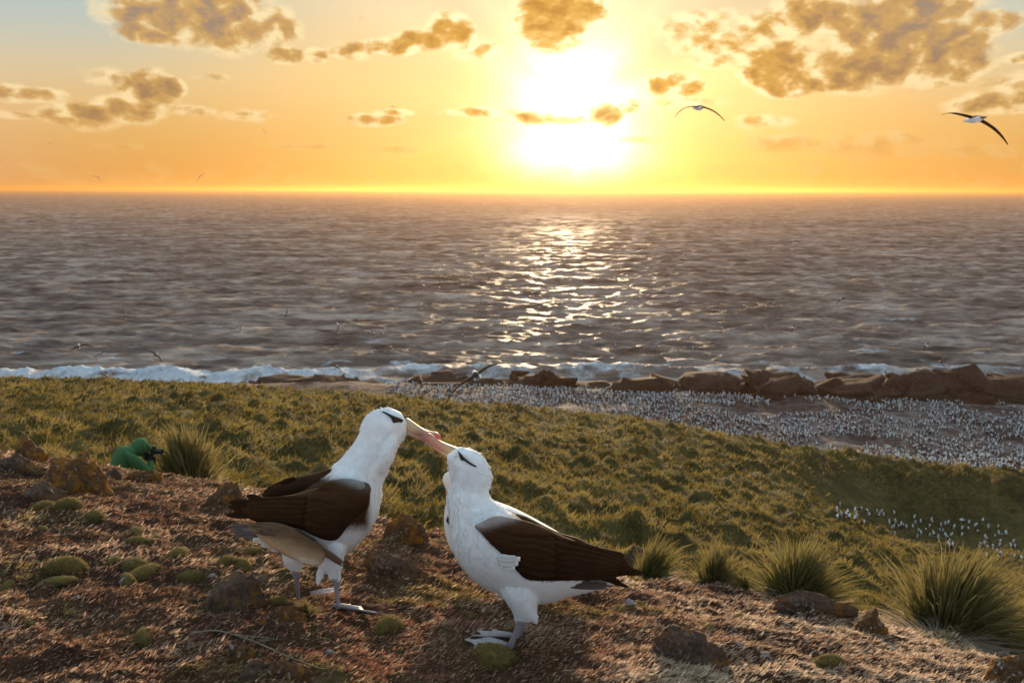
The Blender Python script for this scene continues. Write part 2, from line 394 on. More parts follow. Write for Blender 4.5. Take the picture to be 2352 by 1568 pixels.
def tz(x, y):
    x = np.atleast_1d(np.asarray(x, float)); y = np.atleast_1d(np.asarray(y, float))
    z = CAMH - drop_smooth(x, y)
    u = x / np.maximum(y, 1.6); over = y - ridge_y(u)
    fg = 1 - sstep(over, .2, 1.5)
    nearbird = np.exp(-(((x - .05) / .55) ** 2 + ((y - 2.3) / .30) ** 2))
    z = z + fg * (1 - .75 * nearbird) * (.060 * fbm(x * 2.3, y * 3.4, 3, 3) + .040 * fbm(x * 8, y * 11, 3, 5) + .016 * fbm(x * 30, y * 36, 2, 8))
    hill = sstep(over, .8, 4) * (1 - sstep(y, 74, 82))
    flat = sstep(u, .38, .44) * sstep(y, 53, 57) * (1 - sstep(y, 66, 68))
    h1 = fbm(x * .85 + .3 * y * .1, y * .5, 3, 21); h2 = np.abs(fbm(x * .42, y * .26, 3, 31))
    z = z + hill * (1 - .8 * flat) * (.80 * h1 + .85 * h2 - .22) * sstep(y, 5, 22)
    sh = sstep(y, 76, 84) * (1 - sstep(y, 108, 118))
    z = z + (sh + .5 * flat) * (.55 * fbm(x * .16, y * .16, 4, 41))
    return z
def ground_at(px, py, y0=1.2, y1=140):
    ys = np.concatenate([np.arange(y0, 8, .01), np.arange(8, y1, .12)])
    u = (px - 1176) / F; v = (py - 784) / F; k = CT - v * ST
    d = (CAMH - (ST + v * CT) / k * ys) - tz(u / k * ys, ys)
    i = np.where(d < 0)[0]; y = ys[i[0]] if len(i) else ys[-1]
    x = u / k * y
    return Vector((x, y, float(tz(x, y)[0])))

def grid_mesh(name, X, Y, Z, mat, kind='structure'):
    n, m = X.shape; idx = np.arange(n * m).reshape(n, m)
    f = np.stack([idx[:-1, :-1], idx[:-1, 1:], idx[1:, 1:], idx[1:, :-1]], -1).reshape(-1, 4)
    return tag(mesh_obj(name, np.stack([X, Y, Z], -1), f, mat), kind=kind)

def build_land():
    u = np.linspace(-.95, .95, 330)
    t = np.linspace(0, 1, 330)[:, None] ** 1.0
    yend = (ridge_y(u) + 1.2)[None, :]
    Y = np.where(t < .12, -4 + t / .12 * 5.2, 1.2 + (yend - 1.2) * np.clip((t - .12) / .88, 0, 1) ** 1.5)
    U = np.broadcast_to(u, Y.shape); X = U * np.maximum(Y, 1.6)
    tag(grid_mesh('ground', X, Y, tz(X.ravel(), Y.ravel()).reshape(X.shape), M_GROUND), 'brown heath of dry cushion plants on the brow of the slope')
    u = np.linspace(-.9, .9, 310); t = np.linspace(0, 1, 320)[:, None]
    y0 = (ridge_y(u) + .9)[None, :]
    Y = y0 * ((84 - 11.5 * sstep(u, .22, .42)[None, :]) / y0) ** t; X = np.broadcast_to(u, Y.shape) * Y
    Z = tz(X.ravel(), Y.ravel()).reshape(X.shape) - .04 * (1 - sstep(Y - y0, 0, 1.0))
    tag(grid_mesh('hillside', X, Y, Z, M_HILL), 'green tussock covered slope falling to the shore')
    u = np.linspace(-.95, .95, 240); ys = (77 - 8.5 * sstep(u, .22, .42))[None, :]; Y = ys + (150 - ys) * np.linspace(0, 1, 180)[:, None]; X = np.broadcast_to(u, Y.shape) * Y
    Z = tz(X.ravel(), Y.ravel()).reshape(X.shape) - .30 * (1 - sstep(Y - ys, 4.2, 6))
    tag(grid_mesh('shore', X, Y, Z, M_SHORE), 'bare grey ground of the seabird colony')
build_land()

# ------------------------------------------------------------------ sea
def build_sea():
    rows = [104.0]
    while rows[-1] < 5200: rows.append(rows[-1] * (1.0044 if rows[-1] < 900 else 1.009))
    while rows[-1] < 90000: rows.append(rows[-1] * 1.12)
    Yv = np.array(rows); u = np.linspace(-.80, .80, 600)
    Y = Yv[:, None] + 0 * u; X = u[None, :] * Yv[:, None]
    X0, Y0 = X.copy(), Y.copy()
    Z = np.zeros_like(X); DX = np.zeros_like(X); DY = np.zeros_like(X)
    rng = np.random.default_rng(5)
    lam = np.exp(np.linspace(np.log(1.7), np.log(34), 76)); foot = np.maximum(Yv * .0040, 1.60 * Yv / 600)
    for L in lam:
        th = rng.normal(0, .42); kx, ky_ = math.sin(th) * 2 * math.pi / L, -math.cos(th) * 2 * math.pi / L
        a = .092 * L / (2 * math.pi) * (1.0 if L < 6 else (6 / L) ** .9)
        fade = sstep(L / foot, 2.0, 4.0)[:, None]
        ph = kx * X + ky_ * Y + rng.uniform(0, 6.28)
        Z += fade * a * np.cos(ph); s = fade * a * np.sin(ph) * .85
        DX -= s * math.sin(th); DY += s * math.cos(th)
    gust = .75 + .5 * fbm(X * .004, Y * .006, 2, 77)
    calm = sstep(Y, 108, 150) * .6 + .4
    Z *= gust * calm
    crest = Z.copy()
    # breakers rolling on to the rocks
    px, _ = proj(X0, Y0, 0 * X0)
    left = 1 - sstep(px, 650, 900)
    amp = left * 1.8 + (1 - left) * 1.1
    cy = 127 + 3.0 * fbm(X0 * .03, Y0 * 0, 2, 90) + 5 * (1 - left)
    prof = np.exp(-((Y0 - cy) / 2.6) ** 2)
    spray = np.clip(fbm(X0 * .22, Y0 * .3, 3, 101) - .15, 0, 1) * 2.2 * left * prof
    bulge = spray + prof * amp * np.clip(.62 + 1.0 * fbm(X0 * .09, Y0 * .1, 4, 91), .12, 1.6)
    cy2 = 150 + 5 * fbm(X0 * .02 + 4, Y0 * 0, 2, 95)
    b2 = np.exp(-((Y0 - cy2) / 3.0) ** 2) * sstep(fbm(X0 * .025, Y0 * 0 + 3, 2, 96), .02, .3) * .6
    lump = fbm(X0 * .8, Y0 * .5, 4, 97)
    Z = Z + bulge * (1 + .45 * lump) + b2
    wash = (.6 + .4 * left) * (1 - sstep(Y0, cy + 1.5, cy + 4.5)) * sstep(fbm(X0 * .16, Y0 * .12, 4, 98), -.35, .05)
    streak = (1 - sstep(Y0, 130, 215)) * sstep(fbm(X0 * .10 + .02 * Y0, Y0 * .22, 4, 99), .12, .38)
    cr = crest / (crest[:300].std() + 1e-6) + 1.2 * fbm(X0 * .12, Y0 * .06, 3, 92)
    cap = sstep(cr, 3.1, 3.9) * .8 * (1 - sstep(Y0, 500, 900))
    foam = np.clip(np.maximum.reduce([wash, sstep(bulge, .35, 1.0), .7 * streak, cap, sstep(b2, .5, 1.2) * sstep(lump, -.3, .2)]), 0, 1)
    X = X + DX * calm; Y = Y + DY * calm
    n, m = X.shape; idx = np.arange(n * m).reshape(n, m)
    f = np.stack([idx[:-1, :-1], idx[:-1, 1:], idx[1:, 1:], idx[1:, :-1]], -1).reshape(-1, 4)
    mt, g, out = new_mat('sea_water'); p = pos(g)
    mp = g.n('ShaderNodeMapping'); g.put(mp.inputs[0], p); mp.inputs['Scale'].default_value = (1, 1.6, 1)
    n1 = g.noise(mp.outputs[0], 1.1, 6, .7); n2 = g.noise(mp.outputs[0], .13, 5, .65)
    h = g.add(n1, g.mul(n2, 4.0))
    fo = g.n('ShaderNodeAttribute', attribute_name='tint').outputs['Fac']
    fn = g.add(g.mul(g.noise(p, .45, 6, .75), .65), g.mul(g.noise(p, 2.2, 4, .7), .35))
    fmask = g.step(g.add(fo, g.mul(g.sub(fn, .5), 2.0)), .30, 1.05)
    sy = g.n('ShaderNodeSeparateXYZ'); g.put(sy.inputs[0], p)
    rg = g.n('ShaderNodeMapRange'); g.put(rg.inputs[0], sy.outputs[1])
    for q_, v_ in ((1, 150), (2, 1300), (3, .33), (4, .95)): rg.inputs[q_].default_value = v_
    mq = g.n('ShaderNodeMapping'); g.put(mq.inputs[0], p); mq.inputs['Scale'].default_value = (.35, 1.0, 1)
    film_sheen = g.add(g.mul(g.noise(mq.outputs[0], .30, 5, .65), .55), g.mul(g.noise(mq.outputs[0], .07, 4, .6), .45))
    wc = g.ramp(film_sheen, [(.38, (.085, .068, .066)), (.50, (.275, .212, .186)), (.62, (.64, .51, .44))])  # foam-film streaks; their light and dark also paint in the sky's reflection
    sl = g.n('ShaderNodeMapRange'); g.put(sl.inputs[0], sy.outputs[1])
    for q_, v_ in ((1, 150), (2, 1100), (3, .004), (4, .003)): sl.inputs[q_].default_value = v_
    water = principled(g, None, wc, rg.outputs[0], .22, h, .9, 1.3, IOR=1.33)
    g.nt.links.new(sl.outputs[0], water.inputs['Specular IOR Level'])
    fb = principled(g, None, g.mix(g.step(fn, .3, .7), (.42, .46, .54), (.74, .77, .82)), .9, .1, fn, 1.0, .8)
    mx = g.n('ShaderNodeMixShader'); g.put(mx.inputs[0], fmask)
    g.nt.links.new(water.outputs[0], mx.inputs[1]); g.nt.links.new(fb.outputs[0], mx.inputs[2]); g.nt.links.new(mx.outputs[0], out.inputs[0])
    o = mesh_obj('sea', np.stack([X, Y, Z], -1), f, mt, col=np.repeat(foam.ravel()[:, None], 3, 1))
    tag(o, 'choppy grey sea running out to the horizon', kind='structure')
build_sea()

# ------------------------------------------------------------------ rocks
def rock_mesh(name, w, d, h, seed, mat, cuts=9, rough=.16, sub=4, flat=.35, link=True, block=1.0):
    bm = bmesh.new(); bmesh.ops.create_icosphere(bm, subdivisions=sub, radius=1.0)
    rr = random.Random(seed); pl = []
    for i in range(cuts):
        n = Vector((rr.uniform(-1, 1), rr.uniform(-1, 1), rr.uniform(-.3, 1))).normalized(); pl.append((n, rr.uniform(.55, .85)))
    off = Vector((seed * 3.1, seed * 1.7, seed))
    for v in bm.verts:
        p = v.co.copy()
        if block != 1.0: p = Vector([math.copysign(abs(a) ** block, a) for a in p])
        for n, c in pl:
            e = p.dot(n) - c
            if e > 0: p -= n * e * .9
        k = 1 + rough * mnoise.fractal(p * 1.6 + off, 1.0, 2.0, 5) + .35 * rough * mnoise.fractal(p * 7 + off, 1.0, 2.0, 3)
        p *= k
        if p.z < -flat: p.z = -flat + (p.z + flat) * .2
        v.co = Vector((p.x * w, p.y * d, p.z * h))
    me = bpy.data.meshes.new(name); bm.to_mesh(me); bm.free()
    me.polygons.foreach_set('use_smooth', [True] * len(me.polygons)); me.materials.append(mat)
    o = bpy.data.objects.new(name, me)
    if link: COL.objects.link(o)
    return o
def place_rock(x0, x1, ytop, ybot, seed, mat, label, tilt=0.0, group=None, sink=.25, dk=.8, cuts=14, rough=.30, name='rock'):
    px = (x0 + x1) / 2; b = ground_at(px, ybot)
    s = b.y * 1.06 / F
    w = (x1 - x0) / 2 * s * 1.15; H = max((ybot - ytop) * s, .006); d = min(w * dk, .42 * H); hz = H * 1.12
    o = rock_mesh(name, w, d * 1.2, hz, seed, mat, cuts, rough)
    o.location = (b.x, b.y + d, b.z - .06 * hz); o.rotation_euler = (0, R(tilt), random.Random(seed).uniform(-.3, .3))
    return tag(o, label, 'rock', group)
GR = 'lichen covered rocks on the heath'
place_rock(92, 245, 1040, 1136, 3, M_ROCKO, 'large rounded boulder with rusty orange lichen beside the crouching person', 12)
place_rock(26, 96, 1014, 1056, 5, M_ROCKO, 'angular rust red rock standing on the skyline of the heath', 4)
place_rock(38, 152, 1106, 1158, 8, M_ROCK, 'low rock blotched with pale lichen in front of the large orange boulder', 8)
place_rock(-40, 98, 1048, 1082, 9, M_ROCK, 'flat pale slab under the rust red skyline rock', 6)
place_rock(470, 556, 1104, 1160, 12, M_ROCKO, 'orange rock just behind the dark tail tips of the albatross', 10)
place_rock(236, 286, 1080, 1102, 14, M_ROCK, 'small grey rock at the back of the crouching person', 0, None)
place_rock(292, 370, 1088, 1110, 15, M_ROCKO, 'low brown rock the crouching person leans the elbows on', 0)
place_rock(458, 610, 1314, 1408, 17, M_ROCK, 'dark boulder with white and orange lichen behind the grass tuft', 14, dk=.9)
place_rock(598, 693, 1396, 1438, 19, M_ROCKO, 'rounded orange rock with a white corner near the albatross foot', 5)
place_rock(556, 613, 1517, 1545, 22, M_ROCK, 'small grey stone touching the orange and grey ledge', 0)
place_rock(606, 742, 1522, 1566, 23, M_ROCKO, 'orange and grey ledge of stone sunk in the heath', 6)
place_rock(536, 606, 1538, 1570, 25, M_ROCK, 'flat purple grey stone sunk beside the orange and grey ledge', 4)
place_rock(515, 596, 1478, 1520, 27, M_ROCKO, 'narrow slanting stone capped with bright orange lichen under a dry stalk', 28)
place_rock(820, 1018, 1282, 1326, 29, M_ROCK, 'long slanting rock ledge behind the two albatrosses', 20, dk=.5)
place_rock(868, 985, 1192, 1245, 31, M_ROCKO, 'brown rock on the brow between the two albatrosses', 6)
place_rock(1425, 1525, 1258, 1322, 33, M_ROCK, 'brown boulder with a white lichen spot beside a grass tussock', 4)
place_rock(1770, 1985, 1364, 1402, 35, M_ROCK, 'long low rock strip at the foot of the green tussock', 4, dk=.4)
place_rock(1962, 2050, 1398, 1458, 37, M_ROCKO, 'orange topped rock at the edge of the big tussock', 16)
place_rock(1488, 1700, 1462, 1530, 39, M_ROCK, 'long grey ridge of rock breaking through the heath', 20, dk=.5)
place_rock(2290, 2362, 1496, 1568, 41, M_ROCKO, 'slanting slate with yellow lichen on the steep edge of the heath', 35)
for i, (x, y, w) in enumerate([(940, 1325, 22), (1560, 1462, 9), (1886, 1449, 20), (1700, 1482, 16), (180, 1375, 12), (108, 1374, 10), (1450, 1386, 30), (1138, 1425, 10),
                               (1250, 1465, 8), (488, 1333, 16), (289, 1346, 24), (1762, 1506, 22), (2080, 1500, 10), (2190, 1485, 8), (260, 1420, 8), (760, 1500, 16)]):
    place_rock(x - w / 2, x + w / 2, y - w * .4, y + 2, 60 + i, M_STONE, 'small pale stone lying loose on the brown heath', 0, 'loose stones on the heath', name='stone')

def build_crags():
    rr = random.Random(4)
    spec = [(-20, 60, 868, 880), (560, 730, 872, 888), (690, 850, 862, 884), (860, 1010, 864, 892), (960, 1130, 866, 890), (1090, 1260, 862, 893), (1160, 1215, 855, 885), (1250, 1410, 875, 900),
            (1390, 1560, 868, 905), (1500, 1690, 864, 912), (1640, 1800, 872, 918), (1740, 1900, 866, 922), (1860, 2030, 869, 926), (1980, 2120, 864, 930),
            (2080, 2250, 858, 934), (2190, 2360, 866, 934), (2300, 2480, 862, 936), (1290, 1420, 884, 905), (1160, 1250, 846, 858)]
    last = spec.pop()
    spec += [(a + 70, b + 60, t + rr.uniform(-1, 6), bt) for (a, b, t, bt) in spec if a > 540] + [(840, 1200, 874, 892), (1150, 1500, 880, 902), (1450, 1800, 876, 916), (1750, 2100, 874, 926), (2050, 2450, 872, 935)] + [last]
    for i, (a, b, t, bt) in enumerate(spec):
        Y = 106 + rr.uniform(-2, 4) if i < len(spec) - 1 else 131
        A, B = P(a, bt, Y), P(b, bt, Y); T = P((a + b) / 2, t, Y)
        w = (B.x - A.x) / 2 * 1.35; z0 = 1.2 if Y < 120 else -.5
        h = max(T.z - z0, 1.0) * 1.03
        o = rock_mesh('coastal_rock', w, min(w * .5, 5.5) + 1.2, h * 1.0, 100 + i, M_CRAG, 7, .34, 4, .15, True, .50)
        o.location = ((A.x + B.x) / 2, Y, z0 + .1)
        far = i == len(spec) - 1
        tag(o, 'brown rock awash in the surf off the shore' if far else 'brown layered rock of the ledge between colony and surf', 'rock', None if far else 'rocks of the shore ledge')
build_crags()

# ------------------------------------------------------------------ vegetation
def blades(base, tip, width, side, curve, nseg, c0, c1):
    """ribbons: arrays base/tip (n,3), width (n), side (n,3) unit, curve (n,3) mid offset"""
    n = len(base); t = np.linspace(0, 1, nseg + 1)
    V = []; C = []
    for k in t:
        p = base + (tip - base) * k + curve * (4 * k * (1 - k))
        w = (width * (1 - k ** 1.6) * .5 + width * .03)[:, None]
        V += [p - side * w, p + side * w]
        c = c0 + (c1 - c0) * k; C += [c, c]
    V = np.stack(V, 1); C = np.stack(C, 1); nv = V.shape[1]
    q = np.array([[2 * i, 2 * i + 1, 2 * i + 3, 2 * i + 2] for i in range(nseg)])
    f = (np.arange(n)[:, None, None] * nv + q[None]).reshape(-1, 4)
    return V.reshape(-1, 3), f, C.reshape(-1, 3)
def rdir(n):
    a = RNG.uniform(0, 2 * np.pi, n); return np.stack([np.cos(a), np.sin(a), np.zeros(n)], 1)

FEET = []
for (a_, b_, r_) in ((830, 1408, .09), (700, 1390, .06), (1120, 1482, .085), (1150, 1462, .075)):
    q_ = ground_at(a_, b_); FEET.append((q_.x, q_.y, r_))
def heath_sprigs():
    n = 300000
    u = RNG.uniform(-.74, .74, n); t = RNG.random(n)
    y1 = ridge_y(u) + .35; a = 1.75
    k = -.35
    Y = (a ** k + t * (y1 ** k - a ** k)) ** (1 / k); X = u * Y
    Z = tz(X, Y)
    patch = fbm(X * 1.5, Y * 2.2, 4, 55); p2 = fbm(X * 6, Y * 8, 3, 56); right = sstep(u, -.1, .45)
    keep = RNG.random(n) < np.clip(.70 + .9 * p2, .1, 1)
    for (fx, fy, ra) in FEET: keep &= ((X - fx) / ra) ** 2 + ((Y - fy) / (ra * .75)) ** 2 > 1
    X, Y, Z, patch, p2, right = [q[keep] for q in (X, Y, Z, patch, p2, right)]; n = len(X)
    L = RNG.uniform(.008, .024, n) * (1 + .5 * np.clip(patch * 2, 0, 1)) * (Y / 2.4) ** .35
    lean = rdir(n) * .45 + np.array([.85, -.10, 0])
    up = np.array([0, 0, 1.0]); d = lean + up * RNG.uniform(.25, .9, n)[:, None]; d /= np.linalg.norm(d, axis=1)[:, None]
    base = np.stack([X, Y, Z - .003], 1); tip = base + d * L[:, None]
    side = np.cross(d, rdir(n) + .01); side /= np.linalg.norm(side, axis=1)[:, None] + 1e-9
    pal = np.array([[.13, .060, .038], [.30, .158, .102], [.48, .32, .215], [.70, .54, .40], [.28, .21, .08], [.32, .135, .10]])
    sel = np.clip(RNG.normal(1.35 + 2.8 * patch + 1.45 * right, .85, n), 0, 3); i0 = np.floor(sel).astype(int); fr = (sel - i0)[:, None]  # paler tan towards the right paints in the raking sunlight
    c = pal[i0] * (1 - fr) + pal[np.minimum(i0 + 1, 3)] * fr
    gm = (fbm(X * 1.1 + 5, Y * 1.7, 3, 57) > .22) & (RNG.random(n) < .6); c[gm] = pal[4]
    rm = (fbm(X * 1.3 - 8, Y * 1.6, 3, 58) > .26) & (RNG.random(n) < .35); c[rm] = pal[5]
    c *= RNG.uniform(.45, 1.6, n)[:, None]
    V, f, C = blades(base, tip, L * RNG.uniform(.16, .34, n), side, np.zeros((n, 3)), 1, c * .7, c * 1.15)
    tag(mesh_obj('heath', V, f, M_SPRIG, col=C, smooth=False), 'low brown and tan sprigs covering the near ground', kind='stuff')
heath_sprigs()

def hill_grass():
    nt = 27000; per = 8
    u = RNG.uniform(-.78, .78, nt); t = RNG.random(nt)
    y0 = ridge_y(u) + .9; Y = y0 * (73.5 / y0) ** (t ** .85); X = u * Y
    flat = (u > .40) & (Y > 56) & (Y < 64) & (RNG.random(nt) < .7); steep = u > 9
    k = ~flat & ~steep; u, Y, X = u[k], Y[k], X[k]; nt = len(X)
    Z = tz(X, Y); hgt = fbm(X * .85, Y * .5, 3, 21); cl = fbm(X * .25, Y * .16, 3, 66)
    n = nt * per; rep = lambda a: np.repeat(a, per, 0)
    sc = (.10 + .011 * Y); X2 = rep(X) + RNG.normal(0, 1, n) * rep(sc) * .55; Y2 = rep(Y) + RNG.normal(0, 1, n) * rep(sc) * .55
    Z2 = tz(X2, Y2) - .02
    L = RNG.uniform(.08, .23, n) * rep(.75 + .011 * Y) * rep(1 + .65 * np.clip(hgt * 3, -.8, 1.2))
    d = rdir(n) * RNG.uniform(.2, 1.0, n)[:, None] + np.array([.34, -.10, 0]) + np.array([0, 0, .8]); d /= np.linalg.norm(d, axis=1)[:, None]
    base = np.stack([X2, Y2, Z2], 1); tip = base + d * L[:, None]
    curve = np.array([-.12, 0, .16]) * L[:, None]
    side = np.cross(d, rdir(n) * .6 + np.array([0, 1, 0])); side /= np.linalg.norm(side, axis=1)[:, None] + 1e-9
    w = np.maximum(.010, rep(Y) * .0014) * RNG.uniform(.7, 1.6, n)
    g1 = np.array([.085, .064, .020]); g2 = np.array([.165, .126, .034]); g3 = np.array([.28, .215, .078])
    m = np.clip(rep(.45 + .9 * cl + 1.5 * hgt) + RNG.normal(0, .20, n), 0, 1)[:, None]  # sunlit hummock tops and shadowed gaps painted into the blade colour by height
    c = np.where(m < .6, g1 + (g2 - g1) * m / .6, g2 + (g3 - g2) * (m - .6) / .4)
    nr = np.repeat(Y, per) < 17; fr_ = ~nr
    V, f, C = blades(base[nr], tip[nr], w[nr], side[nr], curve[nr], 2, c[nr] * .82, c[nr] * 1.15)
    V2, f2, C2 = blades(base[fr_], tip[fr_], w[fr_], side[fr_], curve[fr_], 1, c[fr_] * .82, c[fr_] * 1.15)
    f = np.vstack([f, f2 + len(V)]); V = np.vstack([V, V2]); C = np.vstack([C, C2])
    tag(mesh_obj('hillside_grass', V, f, M_BLADE, col=C, smooth=False), 'windswept olive grass of the slope', kind='stuff')
hill_grass()

def tussock(px, py, wpx, hpx, nb, label, lean=.25, straw=.35, Y=None, seed=1, green=(.095, .105, .022)):
    b = ground_at(px, py) if Y is None else Vector((P(px, py, Y).x, Y, float(tz(P(px, py, Y).x, Y)[0])))
    s = b.y * 1.06 / F; Rr = wpx / 2 * s; H = hpx * s
    r = np.random.default_rng(seed)
    th = r.uniform(0, 2 * np.pi, nb); rad = r.random(nb) ** .62 * (1 + .25 * np.sin(2 * th + 1.7 * seed) + .2 * np.sin(5 * th + seed)); o2 = np.stack([np.cos(th), np.sin(th)], 1)
    base = np.zeros((nb, 3)); base[:, :2] = o2 * (rad * Rr * .38)[:, None]
    base[:, 2] = tz(b.x + base[:, 0], b.y + base[:, 1]) - b.z - .02
    dead = r.random(nb) < straw
    out = rad * r.uniform(.25, 1.25, nb) * np.where(dead, 1.25, 1)
    hh = H * np.sqrt(np.clip(1.05 - .75 * rad ** 2, .1, 2)) * (.35 + .8 * r.beta(2.2, 1.6, nb)) * (1 + .35 * np.sin(3 * th + seed) * rad) * np.where(dead, .45, 1)
    tip = base.copy(); tip[:, :2] += o2 * (out * Rr * .8)[:, None]; tip[:, 0] += lean * H * r.uniform(.1, 2.2, nb); tip[:, 2] += hh
    tip[:, 2] -= np.where(dead, H * .18 * rad, 0)
    curve = np.zeros((nb, 3)); curve[:, :2] = -o2 * (Rr * .10 * rad)[:, None]; curve[:, 2] = hh * r.uniform(.08, .25, nb)
    d = tip - base; side = np.cross(d, np.stack([r.normal(0, .5, nb), np.ones(nb), r.normal(0, .3, nb)], 1)); side /= np.linalg.norm(side, axis=1)[:, None]
    w = np.full(nb, max(H * .022, b.y * .0013)) * r.uniform(.6, 1.4, nb)
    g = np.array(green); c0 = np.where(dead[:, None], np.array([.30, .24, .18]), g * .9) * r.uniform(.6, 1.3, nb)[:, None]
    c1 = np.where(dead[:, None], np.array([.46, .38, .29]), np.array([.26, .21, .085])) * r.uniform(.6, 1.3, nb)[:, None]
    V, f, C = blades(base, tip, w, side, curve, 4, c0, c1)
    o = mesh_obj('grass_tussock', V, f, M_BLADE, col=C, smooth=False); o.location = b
    tag(o, label, 'grass tussock')
tussock(440, 1112, 200, 165, 2000, 'big straw coloured tussock in front of the crouching person', -.05, .45, Y=13.7, seed=2, green=(.14, .115, .04))
tussock(300, 1085, 120, 60, 500, 'small olive tussock at the back of the crouching person', -.2, .3, Y=13.8, seed=12, green=(.09, .085, .022))
tussock(1490, 1330, 130, 115, 600, 'ragged green tussock beside the brown boulder', .25, .3, Y=3.75, seed=3)
tussock(1640, 1366, 140, 115, 700, 'small dark tussock with a pale straw skirt', .05, .35, Y=3.5, seed=4, green=(.07, .065, .018))
tussock(1715, 1378, 70, 70, 260, 'sparse curled tussock leaning beside the tall green one', -.3, .3, Y=3.42, seed=14)
tussock(1825, 1388, 230, 165, 1600, 'tall green tussock growing behind the long low rock strip', .14, .32, Y=3.36, seed=5)
tussock(2175, 1424, 320, 225, 2200, 'largest dark tussock with bleached dead leaves hanging at its foot', .24, .48, Y=3.02, seed=6, green=(.075, .075, .02))
tussock(2265, 1440, 170, 160, 800, 'dark upright tussock grown into the side of the largest one', .3, .3, Y=3.15, seed=21, green=(.06, .065, .018))
tussock(2165, 1468, 250, 46, 1100, 'matted roll of dead straw below the largest dark tussock', .5, .97, seed=22)
tussock(2330, 1500, 110, 110, 500, 'thin green tussock below the largest dark tussock', .2, .2, Y=3.2, seed=7)
tussock(700, 1412, 95, 46, 700, 'low wiry grass tuft hiding the far foot of the albatross', .12, .5, seed=8, green=(.05, .035, .016))
tussock(140, 1415, 150, 34, 700, 'dry bleached tuft of matted straw lying on the heath', .25, .9, seed=9)

def moss_variant(seed, nb=2200):
    r = np.random.default_rng(seed); nu, nv = 28, 10; V = []; 
    ph = np.linspace(0, np.pi / 2 * 1.08, nv); th = np.linspace(0, 2 * np.pi, nu, endpoint=False)
    V.append([0, 0, 1.0])
    for p in ph[1:]:
        for t in th:
            k = 1 + .14 * math.sin(2 * t + seed) * math.sin(p) + .09 * math.sin(3 * t + 2.1 * seed) * math.sin(p) + .09 * r.normal()
            V.append([math.sin(p) * math.cos(t) * k, math.sin(p) * math.sin(t) * k, math.cos(p) * (1 + .05 * r.normal())])
    fc = [(0, 1 + i, 1 + (i + 1) % nu, 1 + (i + 1) % nu) for i in range(nu)]
    for j in range(nv - 2):
        for i in range(nu):
            a = 1 + j * nu + i; b = 1 + j * nu + (i + 1) % nu; fc.append((a, a + nu, b + nu, b))
    V = np.array(V); tri = [f[:3] for f in fc[:nu]]; quad = fc[nu:]
    base = V; C0 = np.array([.14, .098, .030]) * (.55 + .75 * np.clip(V[:, 2:3], 0, 1)) * r.uniform(.8, 1.2, (len(V), 1))  # sunlit top and shaded base painted into the cushion colour
    n = nb; p = np.arccos(r.uniform(.02, 1, n)); t = r.uniform(0, 2 * np.pi, n)
    k = 1 + .14 * np.sin(2 * t + seed) * np.sin(p) + .09 * np.sin(3 * t + 2.1 * seed) * np.sin(p)
    d = np.stack([np.sin(p) * np.cos(t), np.sin(p) * np.sin(t), np.cos(p)], 1); b0 = d * np.stack([k, k, np.ones(n)], 1) * .97
    dd = d + r.normal(0, .35, (n, 3)); tp = b0 + dd * r.uniform(.06, .17, n)[:, None]
    sd = np.cross(d, r.normal(0, 1, (n, 3))); sd /= np.linalg.norm(sd, axis=1)[:, None]
    cc = np.array([.31, .235, .095]) * r.uniform(.4, 1.5, (n, 1)) * (.5 + .6 * np.clip(d[:, 2:3], 0, 1))  # fuzz carries the same painted sunlit top and darker base
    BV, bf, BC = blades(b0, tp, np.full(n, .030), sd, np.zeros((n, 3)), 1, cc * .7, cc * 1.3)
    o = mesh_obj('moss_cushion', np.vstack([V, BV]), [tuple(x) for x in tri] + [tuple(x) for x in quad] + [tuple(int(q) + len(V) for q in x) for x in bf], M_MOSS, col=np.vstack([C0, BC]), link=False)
    return o.data
MOSS = [moss_variant(s) for s in (1, 2, 3, 4)]
CUSH = [(152, 1172, 64, 32), (88, 1175, 66, 22), (214, 1195, 56, 24), (257, 1130, 30, 11), (312, 1234, 52, 15), (143, 1322, 92, 46), (258, 1299, 50, 20), (300, 1312, 80, 28),
        (318, 1337, 92, 28), (289, 1342, 56, 22), (312, 1249, 46, 14), (406, 1282, 70, 22), (432, 1340, 74, 32), (513, 1299, 50, 22), (555, 1312, 64, 27), (575, 1277, 52, 18),
        (325, 1478, 78, 33), (122, 1350, 80, 15), (20, 1352, 60, 14), (95, 1222, 30, 10), (170, 1222, 26, 8), (1472, 1390, 32, 11), (1912, 1532, 74, 32), (1631, 1447, 44, 12), (640, 1395, 60, 22), (350, 1250, 34, 10),
        (560, 1345, 30, 9), (1700, 1420, 36, 9), (1080, 1420, 40, 9), (60, 1440, 50, 10)]
SPEC = {(152, 1172, 64, 32): 'plump olive moss cushion at the foot of the pale blotched rock'}
for i, c in enumerate(CUSH + [(889, 1464, 100, 46), (1136, 1536, 136, 56)]):
    px, py, w, h = c; b = ground_at(px, py); s = b.y * 1.06 / F
    o = bpy.data.objects.new('moss_cushion', MOSS[i % 4]); COL.objects.link(o)
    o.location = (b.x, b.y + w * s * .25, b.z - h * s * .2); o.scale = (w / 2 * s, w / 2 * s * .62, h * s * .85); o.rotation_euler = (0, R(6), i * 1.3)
    if i < len(CUSH): tag(o, SPEC.get(c, 'rounded olive moss cushion growing low on the brown heath'), 'moss', 'moss cushions on the heath')
    elif i == len(CUSH): tag(o, 'bright moss cushion at the toe of the albatross with raised wing', 'moss', 'moss cushions on the heath')
    else: tag(o, 'largest moss cushion hiding the foot of the albatross with raised head', 'moss', 'moss cushions on the heath')
